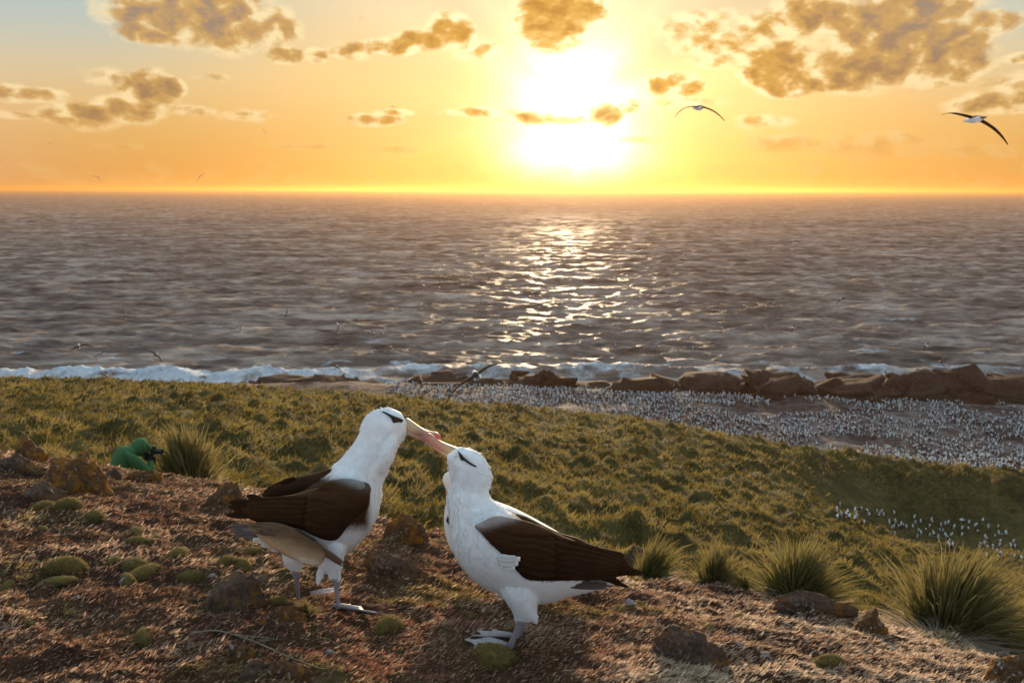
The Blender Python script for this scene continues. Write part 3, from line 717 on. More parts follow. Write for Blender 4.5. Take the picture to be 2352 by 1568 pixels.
def twig(pts, r0, label, colr=(.30, .24, .17)):
    P3 = []
    for (px, py, dz) in pts:
        g = ground_at(px, py); P3.append((g.x, g.y, g.z + dz))
    A = catmull(P3, 5); V = []; n = 6; Fc = []
    for i, p in enumerate(A):
        r = r0 * (1 - .6 * i / len(A))
        for k in range(n): V.append((p[0], p[1] + r * math.cos(k * 6.283 / n), p[2] + r * math.sin(k * 6.283 / n)))
    for i in range(len(A) - 1):
        for k in range(n): Fc.append((i * n + k, i * n + (k + 1) % n, (i + 1) * n + (k + 1) % n, (i + 1) * n + k))
    Fc += [tuple(range(n)), tuple(range((len(A) - 1) * n, len(A) * n))]
    b = np.mean(V, 0); o = mesh_obj('dry_stalk', V, Fc, M_SPRIG, base=b, col=np.tile(colr, (len(V), 1)))
    tag(o, label, 'stalk')
twig([(440, 1468, .012), (500, 1466, .02), (580, 1495, .025), (660, 1525, .02), (740, 1545, .006)], .0035, 'long dry stalk lying over the slanting orange stone')
twig([(545, 1470, .008), (600, 1476, .014), (645, 1480, .006)], .002, 'thin dry stalk lying above the long stalk')
twig([(585, 1492, .006), (605, 1486, .012), (625, 1482, .01)], .003, 'short dry stalk crossing the long stalk')
twig([(730, 1470, .006), (755, 1480, .012), (785, 1493, .004)], .002, 'short dry stalk on bare brown heath', )
twig([(345, 1305, .0), (352, 1298, .02), (362, 1292, .03)], .003, 'pale broken stalk standing between the moss cushions')
twig([(1558, 1520, .004), (1563, 1530, .01), (1568, 1544, .004)], .003, 'short yellow straw lying on the heath', (.5, .38, .2))

# ------------------------------------------------------------------ birds
def loft_ul(st, Y0, conv, n=28, m=5, capround=True):
    """closed skin through stations (upper point, lower point, half depth in metres, depth offset in metres)"""
    A = catmull([list(s) for s in st], m); V = []; Fc = []
    for a in A:
        ux, uy = conv(a[0], a[1]); lx, ly = conv(a[2], a[3])
        cx, cy = (ux + lx) / 2, (uy + ly) / 2; hx, hy = (ux - lx) / 2, (uy - ly) / 2
        for k in range(n):
            t = 2 * math.pi * k / n
            V.append(P(cx + hx * math.cos(t), cy + hy * math.cos(t), Y0 + a[5] - max(a[4], .0008) * math.sin(t)))
    for i in range(len(A) - 1):
        for k in range(n): Fc.append((i * n + k, i * n + (k + 1) % n, (i + 1) * n + (k + 1) % n, (i + 1) * n + k))
    for i0 in (0, (len(A) - 1) * n):
        c = sum((V[i0 + k] for k in range(n)), Vector()) / n; V.append(c); ci = len(V) - 1
        for k in range(n): Fc.append((i0 + k, i0 + (k + 1) % n, ci))
    return V, Fc
def ell(cx, cy, rx, ry, w, yo, Y0, conv, rot=0.0):
    V = []; Fc = []; n, m = 24, 14
    for i in range(m + 1):
        p = math.pi * i / m
        for k in range(n):
            t = 2 * math.pi * k / n
            a, b, c = rx * math.cos(p), ry * math.sin(p) * math.cos(t), w * math.sin(p) * math.sin(t)
            x = cx + a * math.cos(rot) - b * math.sin(rot); y = cy + a * math.sin(rot) + b * math.cos(rot)
            V.append(P(*conv(x, y), Y0 + yo - c))
    for i in range(m):
        for k in range(n): Fc.append((i * n + k, i * n + (k + 1) % n, (i + 1) * n + (k + 1) % n, (i + 1) * n + k))
    return V, Fc
def fuse(pieces, voxel, base, smooth=6, fac=.5):
    """one continuous skin out of overlapping closed skins"""
    V = []; Fc = []
    for v, f in pieces:
        o = len(V); V += [tuple(p - Vector(base)) for p in v]; Fc += [tuple(i + o for i in q) for q in f]
    me = bpy.data.meshes.new('skin'); me.from_pydata(V, [], Fc); bm = bmesh.new(); bm.from_mesh(me)
    bmesh.ops.recalc_face_normals(bm, faces=bm.faces); bm.to_mesh(me); bm.free()
    ob = bpy.data.objects.new('skin', me); COL.objects.link(ob)
    md = ob.modifiers.new('r', 'REMESH'); md.mode = 'VOXEL'; md.voxel_size = voxel; md.use_smooth_shade = True
    ms = ob.modifiers.new('s', 'SMOOTH'); ms.iterations = smooth; ms.factor = fac
    dg = bpy.context.evaluated_depsgraph_get(); out = bpy.data.meshes.new_from_object(ob.evaluated_get(dg))
    bpy.data.objects.remove(ob); bpy.data.meshes.remove(me)
    out.polygons.foreach_set('use_smooth', [True] * len(out.polygons))
    return out
def coords(me, base):
    c = np.empty(len(me.vertices) * 3, dtype=np.float32); me.vertices.foreach_get('co', c); c = c.reshape(-1, 3).astype(float) + np.array(base)
    return c, np.stack(proj(c[:, 0], c[:, 1], c[:, 2]), 1)
WHITE = np.array([.83, .855, .90]); BROWN = np.array([.034, .0158, .0066]); GREY = np.array([.16, .13, .125]); LEG = np.array([.25, .215, .24])
def lerp(a, b, t): return a + (b - a) * np.asarray(t)[:, None]
def side_of(q, a, b):
    a = np.array(a, float); b = np.array(b, float); d = (b - a) / np.linalg.norm(b - a)
    return (q[:, 0] - a[0]) * -d[1] + (q[:, 1] - a[1]) * d[0]

def part(name, parent, base, vf, mat, colf=None, conv_inv=None):
    v, f = vf; o = mesh_obj(name, [tuple(p) for p in v], f, mat, parent, base)
    bm = bmesh.new(); bm.from_mesh(o.data); bmesh.ops.recalc_face_normals(bm, faces=bm.faces); bm.to_mesh(o.data); bm.free()
    if colf is not None:
        c, d = coords(o.data, base); set_col(o.data, colf(conv_inv(d), c))
    return o
def bvh_of(o, base): return BVHTree.FromPolygons([v.co + Vector(base) for v in o.data.vertices], [p.vertices[:] for p in o.data.polygons])
def feather(name, parent, base, conv, inv, b, t, hw, yb, yt, Y0, col, mat=None, m=4, sharp=.25, surf=None, lift=.003):
    b = np.array(b, float); t = np.array(t, float); d = t - b; L = np.linalg.norm(d); nrm = np.array([-d[1], d[0]]) / L
    st = []; cam0 = Vector((0, 0, CAMH))
    for k, w in ((0, .55), (.3, .95), (.6, 1), (.85, .75), (1, sharp)):
        p = b + d * k; yo = yb + (yt - yb) * k
        if surf is not None:
            h = surf.ray_cast(cam0, (P(*conv(*p), 1.0) - cam0).normalized())
            yo = (h[0].y - Y0 - lift) if h[0] is not None else (st[-1][5] if st else yb)
        st.append((*(p + nrm * hw * w), *(p - nrm * hw * w), .0022, yo))
    cc = np.array(col, float)
    def colf(q, c):
        e = np.abs(((q - b) @ nrm)) / hw; lg = ((q - b) @ d) / L / L
        return cc[None] * (1 + .30 * sstep(e, .6, 1.1) + .25 * sstep(lg, .8, 1.0) - .15 * sstep(e, .25, 0))[:, None]
    return part(name, parent, base, loft_ul(st, Y0, conv, 12, m), mat or M_WING, colf, inv)
def plumage(parent, base, me, tailward, keep, n=9000, seed=1):
    """short overlapping contour feathers lying along the body"""
    r = np.random.default_rng(seed); nv = len(me.vertices)
    co, d = coords(me, base); nr = np.empty(nv * 3, dtype=np.float32); me.vertices.foreach_get('normal', nr); nr = nr.reshape(-1, 3).astype(float)
    ca = np.empty(nv * 4, dtype=np.float32); me.color_attributes['tint'].data.foreach_get('color', ca); ca = ca.reshape(-1, 4)[:, :3].astype(float)
    ok = np.where(keep(d, co))[0]; ix = r.choice(ok, min(n, len(ok)), replace=False)
    p, nn, c = co[ix], nr[ix], ca[ix]; k = len(ix)
    t = np.array(tailward, float)[None] - nn * (nn @ np.array(tailward, float))[:, None]; t /= np.linalg.norm(t, axis=1)[:, None] + 1e-6
    t = t + r.normal(0, .22, (k, 3)); L = r.uniform(.007, .013, k)
    tip = p + t * L[:, None] + nn * (r.uniform(.0001, .0004, k))[:, None]; b0 = p + nn * .0003
    sd = np.cross(t, nn); sd /= np.linalg.norm(sd, axis=1)[:, None] + 1e-6
    c = c * r.uniform(.985, 1.015, (k, 1))
    V, f, C = blades(b0, tip, L * .75, sd, nn * .0002, 2, c * .985, c)
    o = mesh_obj('contour_feathers', V, f, M_DOWN, parent, base, col=C); o['kind'] = 'stuff'
    o.data.normals_split_custom_set_from_vertices(np.repeat(nn, 6, 0).tolist())
    return o
M_DOWN = mat_blade('contour_feather', .10, .8, .1)
def stripe(parent, base, body_me, poly, conv, Y0, name='brow_stripe', lift=.0022, mat=None):
    bv = BVHTree.FromPolygons([v.co + Vector(base) for v in body_me.vertices], [p.vertices[:] for p in body_me.polygons])
    mx = sum(p[0] for p in poly) / len(poly); my = sum(p[1] for p in poly) / len(poly)
    poly = [(mx + (p[0] - mx) * 1.08, my + (p[1] - my) * 1.28) for p in poly]
    bm = bmesh.new(); vs = [bm.verts.new((*conv(*p), 0)) for p in poly]; f = bm.faces.new(vs)
    bmesh.ops.triangulate(bm, faces=[f]); 
    bmesh.ops.subdivide_edges(bm, edges=bm.edges, cuts=3, use_grid_fill=True)
    cam0 = Vector((0, 0, CAMH)); V = []; ok = True
    for v in bm.verts:
        d = (P(v.co.x, v.co.y, 1.0) - cam0).normalized(); h = bv.ray_cast(cam0, d)
        V.append((h[0] - d * lift) if h[0] is not None else P(v.co.x, v.co.y, Y0))
    bm.verts.index_update(); Fc = [tuple(q.index for q in fa.verts) for fa in bm.faces]; bm.free()
    return mesh_obj(name, [tuple(v) for v in V], Fc, mat or M_STRIPE, parent, base)
def web_foot(parent, base, heel, toes, thick=.007, lift=.010, z0=None):
    """three toes joined by web, lying on the heath"""
    H = Vector(heel); T = [Vector(t) for t in toes]; V = []; Fc = []
    nL, nS = 8, 10; top = []
    for i in range(nL + 1):
        t = i / nL; row = []
        for j in range(2 * nS + 1):
            s = j / nS; a, b, k = (T[0], T[1], s) if s <= 1 else (T[1], T[2], s - 1)
            e = a.lerp(b, k); scal = 1 - .16 * math.sin(math.pi * k)
            p = H.lerp(e, t * scal); ridge = max(math.cos(math.pi * s) ** 8 if True else 0, 0)
            p = p + Vector((0, 0, lift + thick * (.3 + 1.0 * ridge) * (1 - .55 * t) + .0012 * math.sin(9 * s + 7 * t)))
            row.append(len(V)); V.append(p)
        top.append(row)
    bot = [[len(V) + i * (2 * nS + 1) + j for j in range(2 * nS + 1)] for i in range(nL + 1)]
    for i in range(nL + 1):
        for j in range(2 * nS + 1): V.append(V[top[i][j]] - Vector((0, 0, thick * .8)))
    for i in range(nL):
        for j in range(2 * nS):
            Fc.append((top[i][j], top[i][j + 1], top[i + 1][j + 1], top[i + 1][j])); Fc.append((bot[i][j], bot[i + 1][j], bot[i + 1][j + 1], bot[i][j + 1]))
    for j in range(2 * nS): Fc.append((top[nL][j], top[nL][j + 1], bot[nL][j + 1], bot[nL][j]))
    for i in range(nL):
        Fc.append((top[i][0], top[i + 1][0], bot[i + 1][0], bot[i][0])); Fc.append((top[i][-1], bot[i][-1], bot[i + 1][-1], top[i + 1][-1]))
    return mesh_obj('webbed_foot', [tuple(v) for v in V], Fc, M_FOOT, parent, base)

def bill_col(base_px, tip_px, c2=(.56, .13, .10)):
    b = np.array(base_px, float); t = np.array(tip_px, float); L2 = ((t - b) ** 2).sum()
    def f(q, c):
        k = ((q - b) @ (t - b)) / L2; n = len(q)
        c0 = np.tile(np.array([.50, .36, .22]), (n, 1)); c1 = np.array([.50, .25, .19])
        c0 = lerp(c0, np.tile(c1, (n, 1)), sstep(k, .05, .45)); return lerp(c0, np.tile(np.array(c2), (n, 1)), sstep(k, .66, .90))
    return f

# ---- the left bird: stands tall, drooping its near wing, bill reaching down to the other
def left_albatross():
    Y0 = ground_at(490 + 850 * .3398, 906.5 + 1450 * .3398).y + .055
    global YL; YL = Y0
    cv = lambda x, y: (490 + x * .3398, 906.5 + y * .3398)
    iv = lambda d: np.stack([(d[:, 0] - 490) / .3398, (d[:, 1] - 906.5) / .3398], 1)
    c7 = lambda x, y: (796.25 + x * .15625, 918.75 + y * .15625)
    i7 = lambda d: np.stack([(d[:, 0] - 796.25) / .15625, (d[:, 1] - 918.75) / .15625], 1)
    foot = ground_at(*cv(850, 1450)); base = Vector((foot.x - .08, Y0, foot.z))
    root = empty('albatross', base)
    tag(root, 'albatross standing with lowered head and drooped tan wing, bill touching the other', 'albatross', 'courting albatrosses')
    torso = [(300, 800, 300, 870, .03, 0), (400, 760, 420, 950, .07, 0), (540, 690, 540, 1060, .10, 0), (680, 610, 680, 1110, .118, 0), (790, 530, 850, 1085, .125, 0),
             (815, 490, 985, 1010, .122, 0), (812, 478, 1095, 860, .112, 0), (805, 480, 1138, 720, .098, 0), (838, 460, 1148, 610, .082, 0), (900, 395, 1188, 520, .070, 0), (955, 325, 1205, 440, .062, 0),
             (988, 262, 1252, 355, .056, 0), (1003, 200, 1298, 292, .053, 0), (1045, 135, 1314, 268, .050, 0), (1120, 98, 1320, 250, .046, 0), (1200, 92, 1322, 232, .040, 0), (1270, 118, 1325, 215, .030, 0)]
    thighN = [(720, 960, 930, 960, .06, -.03), (715, 1060, 900, 1060, .05, -.05), (715, 1150, 880, 1140, .038, -.055), (770, 1205, 868, 1205, .024, -.055), (812, 1245, 866, 1245, .014, -.055)]
    thighF = [(470, 960, 680, 960, .05, .05), (470, 1060, 660, 1060, .042, .07), (480, 1130, 620, 1130, .034, .075), (515, 1180, 600, 1180, .020, .075), (538, 1205, 596, 1205, .011, .075)]
    legN = [(815, 1235, 868, 1235, .012, -.055), (812, 1280, 866, 1285, .0115, -.055), (820, 1310, 858, 1310, .0085, -.055), (828, 1370, 856, 1370, .007, -.055), (830, 1425, 868, 1425, .009, -.055), (828, 1452, 878, 1452, .010, -.055)]
    legF = [(538, 1195, 596, 1195, .011, .075), (540, 1225, 598, 1225, .0115, .075), (552, 1260, 590, 1260, .008, .075), (562, 1330, 592, 1330, .007, .075), (562, 1400, 600, 1400, .009, .075)]
    tuft = [(735, 1130, 790, 1130, .02, -.05), (705, 1200, 765, 1200, .014, -.05), (698, 1250, 740, 1250, .008, -.05), (700, 1290, 722, 1290, .003, -.05)]
    tuft2 = [(770, 1180, 820, 1180, .02, -.06), (785, 1225, 815, 1225, .010, -.06), (795, 1262, 812, 1262, .003, -.06)]
    throat = ell(1165, 415, 62, 165, .046, -.026, Y0, cv, .42)
    me = fuse([loft_ul(torso, Y0, cv), throat] + [loft_ul(s, Y0, cv, 20) for s in (thighN, thighF, legN, legF, tuft, tuft2)], .0044, base, 4, .5)
    c, d = coords(me, base); q = iv(d); n = len(q)
    man = sstep(side_of(q, (745, 505), (1075, 655)), -20, 75) * sstep(q[:, 1], 960, 850) * sstep(q[:, 0], 1085, 1030)
    col = lerp(np.tile(WHITE, (n, 1)), np.tile(BROWN * 1.8, (n, 1)), man)
    leg = np.maximum(sstep(q[:, 1], 1236, 1258) * (q[:, 0] > 800), sstep(q[:, 1], 1186, 1204) * (q[:, 0] < 640))
    col = lerp(col, np.tile(LEG, (n, 1)), leg)
    e7 = i7(d); br = np.exp(-((e7[:, 0] - 705) / 120) ** 2 - ((e7[:, 1] - 275 - .28 * (e7[:, 0] - 705)) / 45) ** 2)
    col = col * (1 - .45 * br)[:, None]
    set_col(me, col); me.materials.append(M_PLUME)
    body = bpy.data.objects.new('body', me); COL.objects.link(body); body.parent = root
    plumage(root, base, me, (-.6, 0, -.8), lambda d, c: (iv(d)[:, 1] < 1235) & ~((iv(d)[:, 1] > 1180) & (iv(d)[:, 0] < 640)) & (np.abs(i7(d)[:, 0] - 700) + 2.2 * np.abs(i7(d)[:, 1] - 265) > 300) & (i7(d)[:, 0] < 880), 11000, 3)
    def wcol(q, c):
        n = len(q); t = sstep(side_of(q, (780, 560), (1075, 680)), 40, -45)
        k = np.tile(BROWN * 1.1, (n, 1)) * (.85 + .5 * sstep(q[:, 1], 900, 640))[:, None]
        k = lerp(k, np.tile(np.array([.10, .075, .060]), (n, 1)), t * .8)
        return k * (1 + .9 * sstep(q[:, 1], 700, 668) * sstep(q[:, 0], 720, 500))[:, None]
    near = [(1072, 640, 1066, 670, .012, -.088), (1050, 600, 1050, 768, .026, -.092), (975, 585, 990, 815, .034, -.100), (880, 585, 905, 905, .038, -.106), (800, 600, 830, 985, .038, -.108), (710, 630, 710, 968, .036, -.106),
            (560, 672, 570, 905, .030, -.096), (430, 690, 430, 873, .024, -.080), (310, 695, 300, 862, .018, -.062), (215, 712, 200, 815, .012, -.048), (135, 735, 130, 775, .006, -.040)]
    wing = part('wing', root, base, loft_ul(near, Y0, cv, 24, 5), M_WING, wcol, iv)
    scap = [(1068, 640, 1060, 735, .008, -.098), (1000, 585, 1010, 738, .014, -.112), (900, 565, 930, 730, .014, -.120), (810, 580, 840, 700, .011, -.124), (740, 604, 750, 652, .006, -.125), (712, 620, 715, 632, .003, -.125)]
    part('scapular_feathers', root, base, loft_ul(scap, Y0, cv, 20, 5), M_WING, lambda q, c: lerp(wcol(q, c) * 1.15, np.tile(WHITE * .40, (len(q), 1)), .8 * sstep(side_of(q, (800, 540), (1070, 640)), 48, -28)), iv)
    farw = [(800, 496, 800, 620, .03, .055), (700, 528, 720, 700, .03, .06), (580, 555, 590, 720, .028, .06), (480, 577, 480, 720, .022, .055), (400, 615, 400, 730, .018, .05), (335, 672, 330, 735, .010, .045)]
    part('wing', root, base, loft_ul(farw, Y0, cv, 20, 5), M_WING, lambda q, c: np.tile(BROWN * 1.25, (len(q), 1)), iv)
    for b, t, hw, yb, yt in [((330, 740), (112, 728), 26, -.075, -.050), ((330, 780), (105, 757), 26, -.072, -.045), ((330, 815), (88, 815), 24, -.066, -.035), ((330, 705), (228, 684), 20, -.078, -.066), ((480, 590), (340, 676), 22, .045, .04), ((560, 565), (455, 600), 18, .04, .035)]:
        feather('flight_feather', wing, base, cv, iv, b, t, hw, yb, yt, Y0, BROWN * .8)
    wb = bvh_of(wing, base)
    for b, t, hw, sh in [((640, 700), (215, 722), 22, 1.05), ((633, 733), (233, 743), 22, 1.02), ((627, 767), (252, 764), 22, 0.99), ((620, 800), (270, 784), 22, 0.96), ((613, 833), (288, 805), 22, 0.93), ((607, 867), (307, 826), 22, 0.9), ((600, 900), (325, 847), 22, 0.87), ((900, 760), (640, 700), 30, 1.25), ((892, 790), (636, 743), 30, 1.18), ((884, 820), (632, 786), 30, 1.11), ((876, 850), (628, 829), 30, 1.04), ((868, 880), (624, 872), 30, 0.97), ((860, 910), (620, 915), 30, 0.9)]:
        feather('secondary_feather', wing, base, cv, iv, b, t, hw, -.1, -.1, Y0, BROWN * sh, surf=wb, lift=.0012)
    tanw = [(232, 872, 236, 888, .003, -.078), (330, 862, 320, 975, .008, -.100), (440, 866, 425, 1052, .011, -.122), (550, 900, 540, 1113, .012, -.132), (650, 952, 640, 1146, .012, -.136), (715, 1000, 725, 1152, .011, -.136), (765, 1042, 760, 1098, .009, -.132)]
    def tcol(q, c):
        e = side_of(q, (240, 880), (760, 1050)); n = len(q)
        k = lerp(np.tile(np.array([.12, .072, .040]), (n, 1)), np.tile(np.array([.42, .28, .165]), (n, 1)), sstep(e, -20, 95))
        return lerp(k, np.tile(np.array([.70, .61, .53]), (n, 1)), sstep(e, 70, 125) * sstep(q[:, 0], 480, 680))
    dw = part('drooped_wing', root, base, loft_ul(tanw, Y0, cv, 20, 5), M_WING, tcol, iv)
    for b, t, hw, yo in [((740, 1040), (888, 1140), 16, -.142), ((735, 1062), (878, 1156), 13, -.138), ((560, 930), (236, 880), 16, -.128), ((620, 960), (280, 930), 18, -.126), ((450, 960), (300, 905), 15, -.132)]:
        feather('covert_feather', dw, base, cv, iv, b, t, hw, yo, yo + .01, Y0, (.12, .08, .055))
    for b, t, hw in [((640, 955), (560, 902), 9), ((700, 990), (625, 945), 8)]:
        feather('covert_feather', dw, base, cv, iv, b, t, hw, -.148, -.143, Y0, (.05, .033, .022))
    tail = [(420, 850, 420, 970, .05, .0), (330, 865, 320, 975, .05, 0), (250, 880, 250, 965, .045, 0), (200, 888, 205, 955, .04, 0)]
    tl = part('tail', root, base, loft_ul(tail, Y0, cv, 20, 4), M_WING, lambda q, c: np.tile(GREY, (len(q), 1)), iv)
    for b, t, hw, yo in [((300, 890), (118, 892), 15, -.03), ((300, 912), (118, 912), 15, -.035), ((300, 932), (130, 932), 15, -.04), ((300, 950), (150, 950), 15, -.045), ((300, 968), (205, 968), 13, -.048)]:
        feather('tail_feather', tl, base, cv, iv, b, t, hw, yo, yo, Y0, (.13, .10, .095))
    for x, y, tx, ty, hw in [(400, 990, 272, 985, 24), (440, 1020, 330, 1022, 18), (480, 1050, 395, 1048, 16)]:
        feather('undertail_feather', tl, base, cv, iv, (x, y), (tx, ty), hw, -.06, -.055, Y0, (.62, .56, .50), M_PLUME, sharp=.6)
    up = [(878, 262, 884, 500, .026, 0), (920, 272, 915, 512, .0255, 0), (1000, 330, 985, 530, .023, 0), (1100, 400, 1070, 552, .020, 0), (1190, 444, 1165, 575, .018, 0), (1260, 459, 1235, 600, .0175, 0), (1325, 470, 1290, 640, .017, 0), (1375, 503, 1345, 650, .014, 0), (1397, 560, 1380, 655, .008, 0), (1399, 620, 1392, 668, .003, 0)]
    bill = part('bill', root, base, loft_ul(up, Y0, c7, 24, 5), M_BILL, bill_col((905, 380), (1400, 600)), i7)
    lo = [(890, 440, 895, 515, .020, 0), (960, 470, 950, 540, .018, 0), (1060, 505, 1045, 580, .016, 0), (1160, 540, 1140, 605, .014, 0), (1240, 575, 1220, 632, .011, 0), (1300, 610, 1285, 645, .006, 0)]
    part('lower_mandible', bill, base, loft_ul(lo, Y0, c7, 20, 4), M_BILL, bill_col((905, 380), (1500, 700)), i7)
    stripe(root, base, me, [(500, 178), (570, 190), (650, 222), (720, 248), (790, 268), (835, 290), (805, 318), (770, 312), (730, 318), (695, 325), (676, 300), (662, 268), (610, 232), (555, 205)], c7, Y0)
    ex, ey = c7(735, 288); e0 = BVHTree.FromPolygons([v.co + Vector(base) for v in me.vertices], [p.vertices[:] for p in me.polygons])
    dd = (P(ex, ey, 1.0) - Vector((0, 0, CAMH))).normalized(); h = e0.ray_cast(Vector((0, 0, CAMH)), dd)
    eye_at(root, base, h[0] - dd * -.004)
    h1 = ground_at(*cv(848, 1458)); t = [ground_at(*cv(*p)) for p in ((1128, 1502), (1010, 1462), (935, 1440))]
    web_foot(root, base, Vector((h1.x - .02, h1.y, h1.z)), t)
    h2 = Vector((h1.x - .125, h1.y + .13, 0)); h2.z = float(tz(h2.x, h2.y)[0])
    web_foot(root, base, h2, [(h2.x + .09, h2.y - .06, h2.z - .004), (h2.x + .115, h2.y - .01, h2.z), (h2.x + .095, h2.y + .045, h2.z)])
    return root
def eye_at(root, base, p, r=.0062):
    bm = bmesh.new(); bmesh.ops.create_uvsphere(bm, u_segments=16, v_segments=10, radius=r)
    for v in bm.verts: v.co.y *= .7
    me = bpy.data.meshes.new('eye'); bm.to_mesh(me); bm.free(); me.polygons.foreach_set('use_smooth', [True] * len(me.polygons)); me.materials.append(M_EYE)
    o = bpy.data.objects.new('eye', me); COL.objects.link(o); o.parent = root; o.location = p - Vector(base)
left_albatross()

# ---- the right bird: head thrown up, long dark folded wings
def right_albatross():
    Y0 = ground_at(949.4 + 634 * .3516, 980 + 1450 * .3516).y + .052; DB = (YL - Y0)
    cv = lambda x, y: (949.4 + x * .3516, 980 + y * .3516)
    iv = lambda d: np.stack([(d[:, 0] - 949.4) / .3516, (d[:, 1] - 980) / .3516], 1)
    c7 = lambda x, y: (796.25 + x * .15625, 918.75 + y * .15625)
    i7 = lambda d: np.stack([(d[:, 0] - 796.25) / .15625, (d[:, 1] - 918.75) / .15625], 1)
    foot = ground_at(*cv(640, 1445)); base = Vector((foot.x, Y0, foot.z)); root = empty('albatross', base)
    tag(root, 'albatross with head thrown up and long dark folded wings', 'albatross', 'courting albatrosses')
    torso = [(1300, 985, 1295, 1035, .02, 0), (1150, 880, 1140, 1080, .05, 0), (1000, 800, 990, 1115, .085, 0), (880, 725, 880, 1150, .105, 0), (780, 660, 700, 1165, .118, 0), (700, 600, 560, 1092, .124, 0), (655, 568, 440, 1032, .122, 0), (625, 548, 340, 940, .115, 0),
             (600, 530, 275, 840, .105, 0), (575, 512, 246, 740, .094, 0), (545, 492, 240, 640, .082, 0), (516, 470, 228, 545, .070, 0), (499, 440, 220, 480, .061, 0), (499, 405, 228, 440, .055, 0), (511, 375, 246, 390, .052, 0), (519, 335, 248, 345, .051, 0), (512, 295, 238, 300, .050, 0),
             (490, 240, 230, 250, .047, 0), (455, 192, 224, 212, .043, 0), (405, 157, 222, 198, .038, 0), (350, 138, 222, 190, .030, 0), (300, 130, 224, 184, .022, 0)]
    thigh = [(560, 1050, 860, 1050, .06, -.04), (600, 1120, 820, 1120, .052, -.05), (640, 1185, 808, 1185, .042, -.052), (664, 1235, 808, 1240, .030, -.052), (680, 1262, 785, 1268, .018, -.052), (700, 1275, 745, 1282, .008, -.052)]
    tuft = [(740, 1220, 815, 1220, .02, -.052), (765, 1260, 820, 1262, .012, -.052), (795, 1285, 818, 1290, .004, -.052)]
    thighF = [(680, 1080, 830, 1080, .045, .05), (700, 1150, 815, 1150, .036, .06), (730, 1200, 812, 1200, .026, .06), (700, 1250, 770, 1255, .013, .06)]
    legN = [(662, 1240, 742, 1262, .016, -.052), (668, 1290, 728, 1292, .0125, -.052), (664, 1318, 712, 1330, .009, -.052), (640, 1375, 682, 1385, .0078, -.052), (612, 1430, 662, 1442, .010, -.052), (606, 1448, 654, 1455, .010, -.052)]
    legF = [(700, 1240, 745, 1252, .012, .06), (702, 1290, 740, 1298, .011, .06), (690, 1340, 722, 1346, .008, .06), (668, 1390, 702, 1398, .009, .06)]
    me = fuse([loft_ul(torso, Y0, cv)] + [loft_ul(s, Y0, cv, 20) for s in (thigh, tuft, thighF, legN, legF)], .0044, base, 4, .5)
    c, d = coords(me, base); q = iv(d); n = len(q)
    man = sstep(side_of(q, (395, 655), (655, 548)), 0, 70) * sstep(side_of(q, (400, 640), (740, 975)), 30, -20) * sstep(q[:, 1], 1010, 985)
    col = lerp(np.tile(WHITE, (n, 1)), np.tile(BROWN * 1.5, (n, 1)), man)
    col = lerp(col, np.tile(LEG, (n, 1)), sstep(q[:, 1] - .25 * (q[:, 0] - 700), 1258, 1276) * (q[:, 0] < 752))
    e7 = i7(d); br = np.exp(-((e7[:, 0] - 1740) / 110) ** 2 - ((e7[:, 1] - 860 - .72 * (e7[:, 0] - 1740)) / 50) ** 2)
    col = col * (1 - .4 * br)[:, None]
    set_col(me, col); me.materials.append(M_PLUME)
    body = bpy.data.objects.new('body', me); COL.objects.link(body); body.parent = root
    plumage(root, base, me, (.6, 0, -.8), lambda d, c: (iv(d)[:, 1] < 1250) & (np.abs(i7(d)[:, 0] - 1750) + 1.4 * np.abs(i7(d)[:, 1] - 865) > 240) & (iv(d)[:, 0] + iv(d)[:, 1] > 445), 11000, 4)
    def wcol(q, c):
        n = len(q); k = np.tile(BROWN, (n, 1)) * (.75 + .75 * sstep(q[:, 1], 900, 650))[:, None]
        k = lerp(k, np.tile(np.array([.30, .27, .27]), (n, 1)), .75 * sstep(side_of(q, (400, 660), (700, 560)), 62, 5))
        return k
    near = [(408, 642, 404, 656, .006, -.096), (470, 612, 450, 700, .022, -.104), (560, 582, 520, 780, .034, -.110), (660, 596, 620, 872, .040, -.112), (780, 632, 735, 990, .042, -.112), (900, 678, 880, 1004, .040, -.106), (1030, 730, 1020, 1002, .036, -.096),
            (1150, 772, 1150, 1001, .030, -.082), (1260, 790, 1270, 990, .022, -.064), (1360, 828, 1370, 972, .013, -.050), (1410, 885, 1440, 962, .006, -.044)]
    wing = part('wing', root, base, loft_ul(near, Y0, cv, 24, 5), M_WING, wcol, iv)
    scap = [(420, 640, 425, 664, .006, -.118), (540, 580, 540, 700, .016, -.132), (680, 600, 690, 735, .018, -.140), (820, 640, 840, 725, .015, -.136), (930, 692, 945, 716, .006, -.128)]
    part('scapular_feathers', root, base, loft_ul(scap, Y0, cv, 20, 5), M_WING, lambda q, c: wcol(q, c) * 1.2, iv)
    farw = [(620, 548, 620, 640, .03, .05), (740, 582, 740, 700, .032, .055), (860, 645, 870, 760, .028, .055), (960, 690, 970, 790, .024, .05), (1070, 722, 1080, 800, .020, .045), (1150, 760, 1160, 820, .014, .04), (1210, 778, 1220, 820, .008, .04)]
    part('wing', root, base, loft_ul(farw, Y0, cv, 20, 5), M_WING, lambda q, c: np.tile(BROWN * 1.35, (len(q), 1)), iv)
    for b, t, hw, yb, yt in [((1290, 930), (1503, 953), 26, -.066, -.030), ((1270, 900), (1440, 925), 28, -.068, -.040), ((1240, 860), (1398, 884), 30, -.072, -.048), ((1250, 990), (1408, 1042), 14, -.040, -.020), ((1200, 975), (1360, 1010), 20, -.05, -.03), ((1200, 820), (1385, 838), 24, -.076, -.055)]:
        feather('flight_feather', wing, base, cv, iv, b, t, hw, yb, yt, Y0, BROWN * .75)
    wb = bvh_of(wing, base)
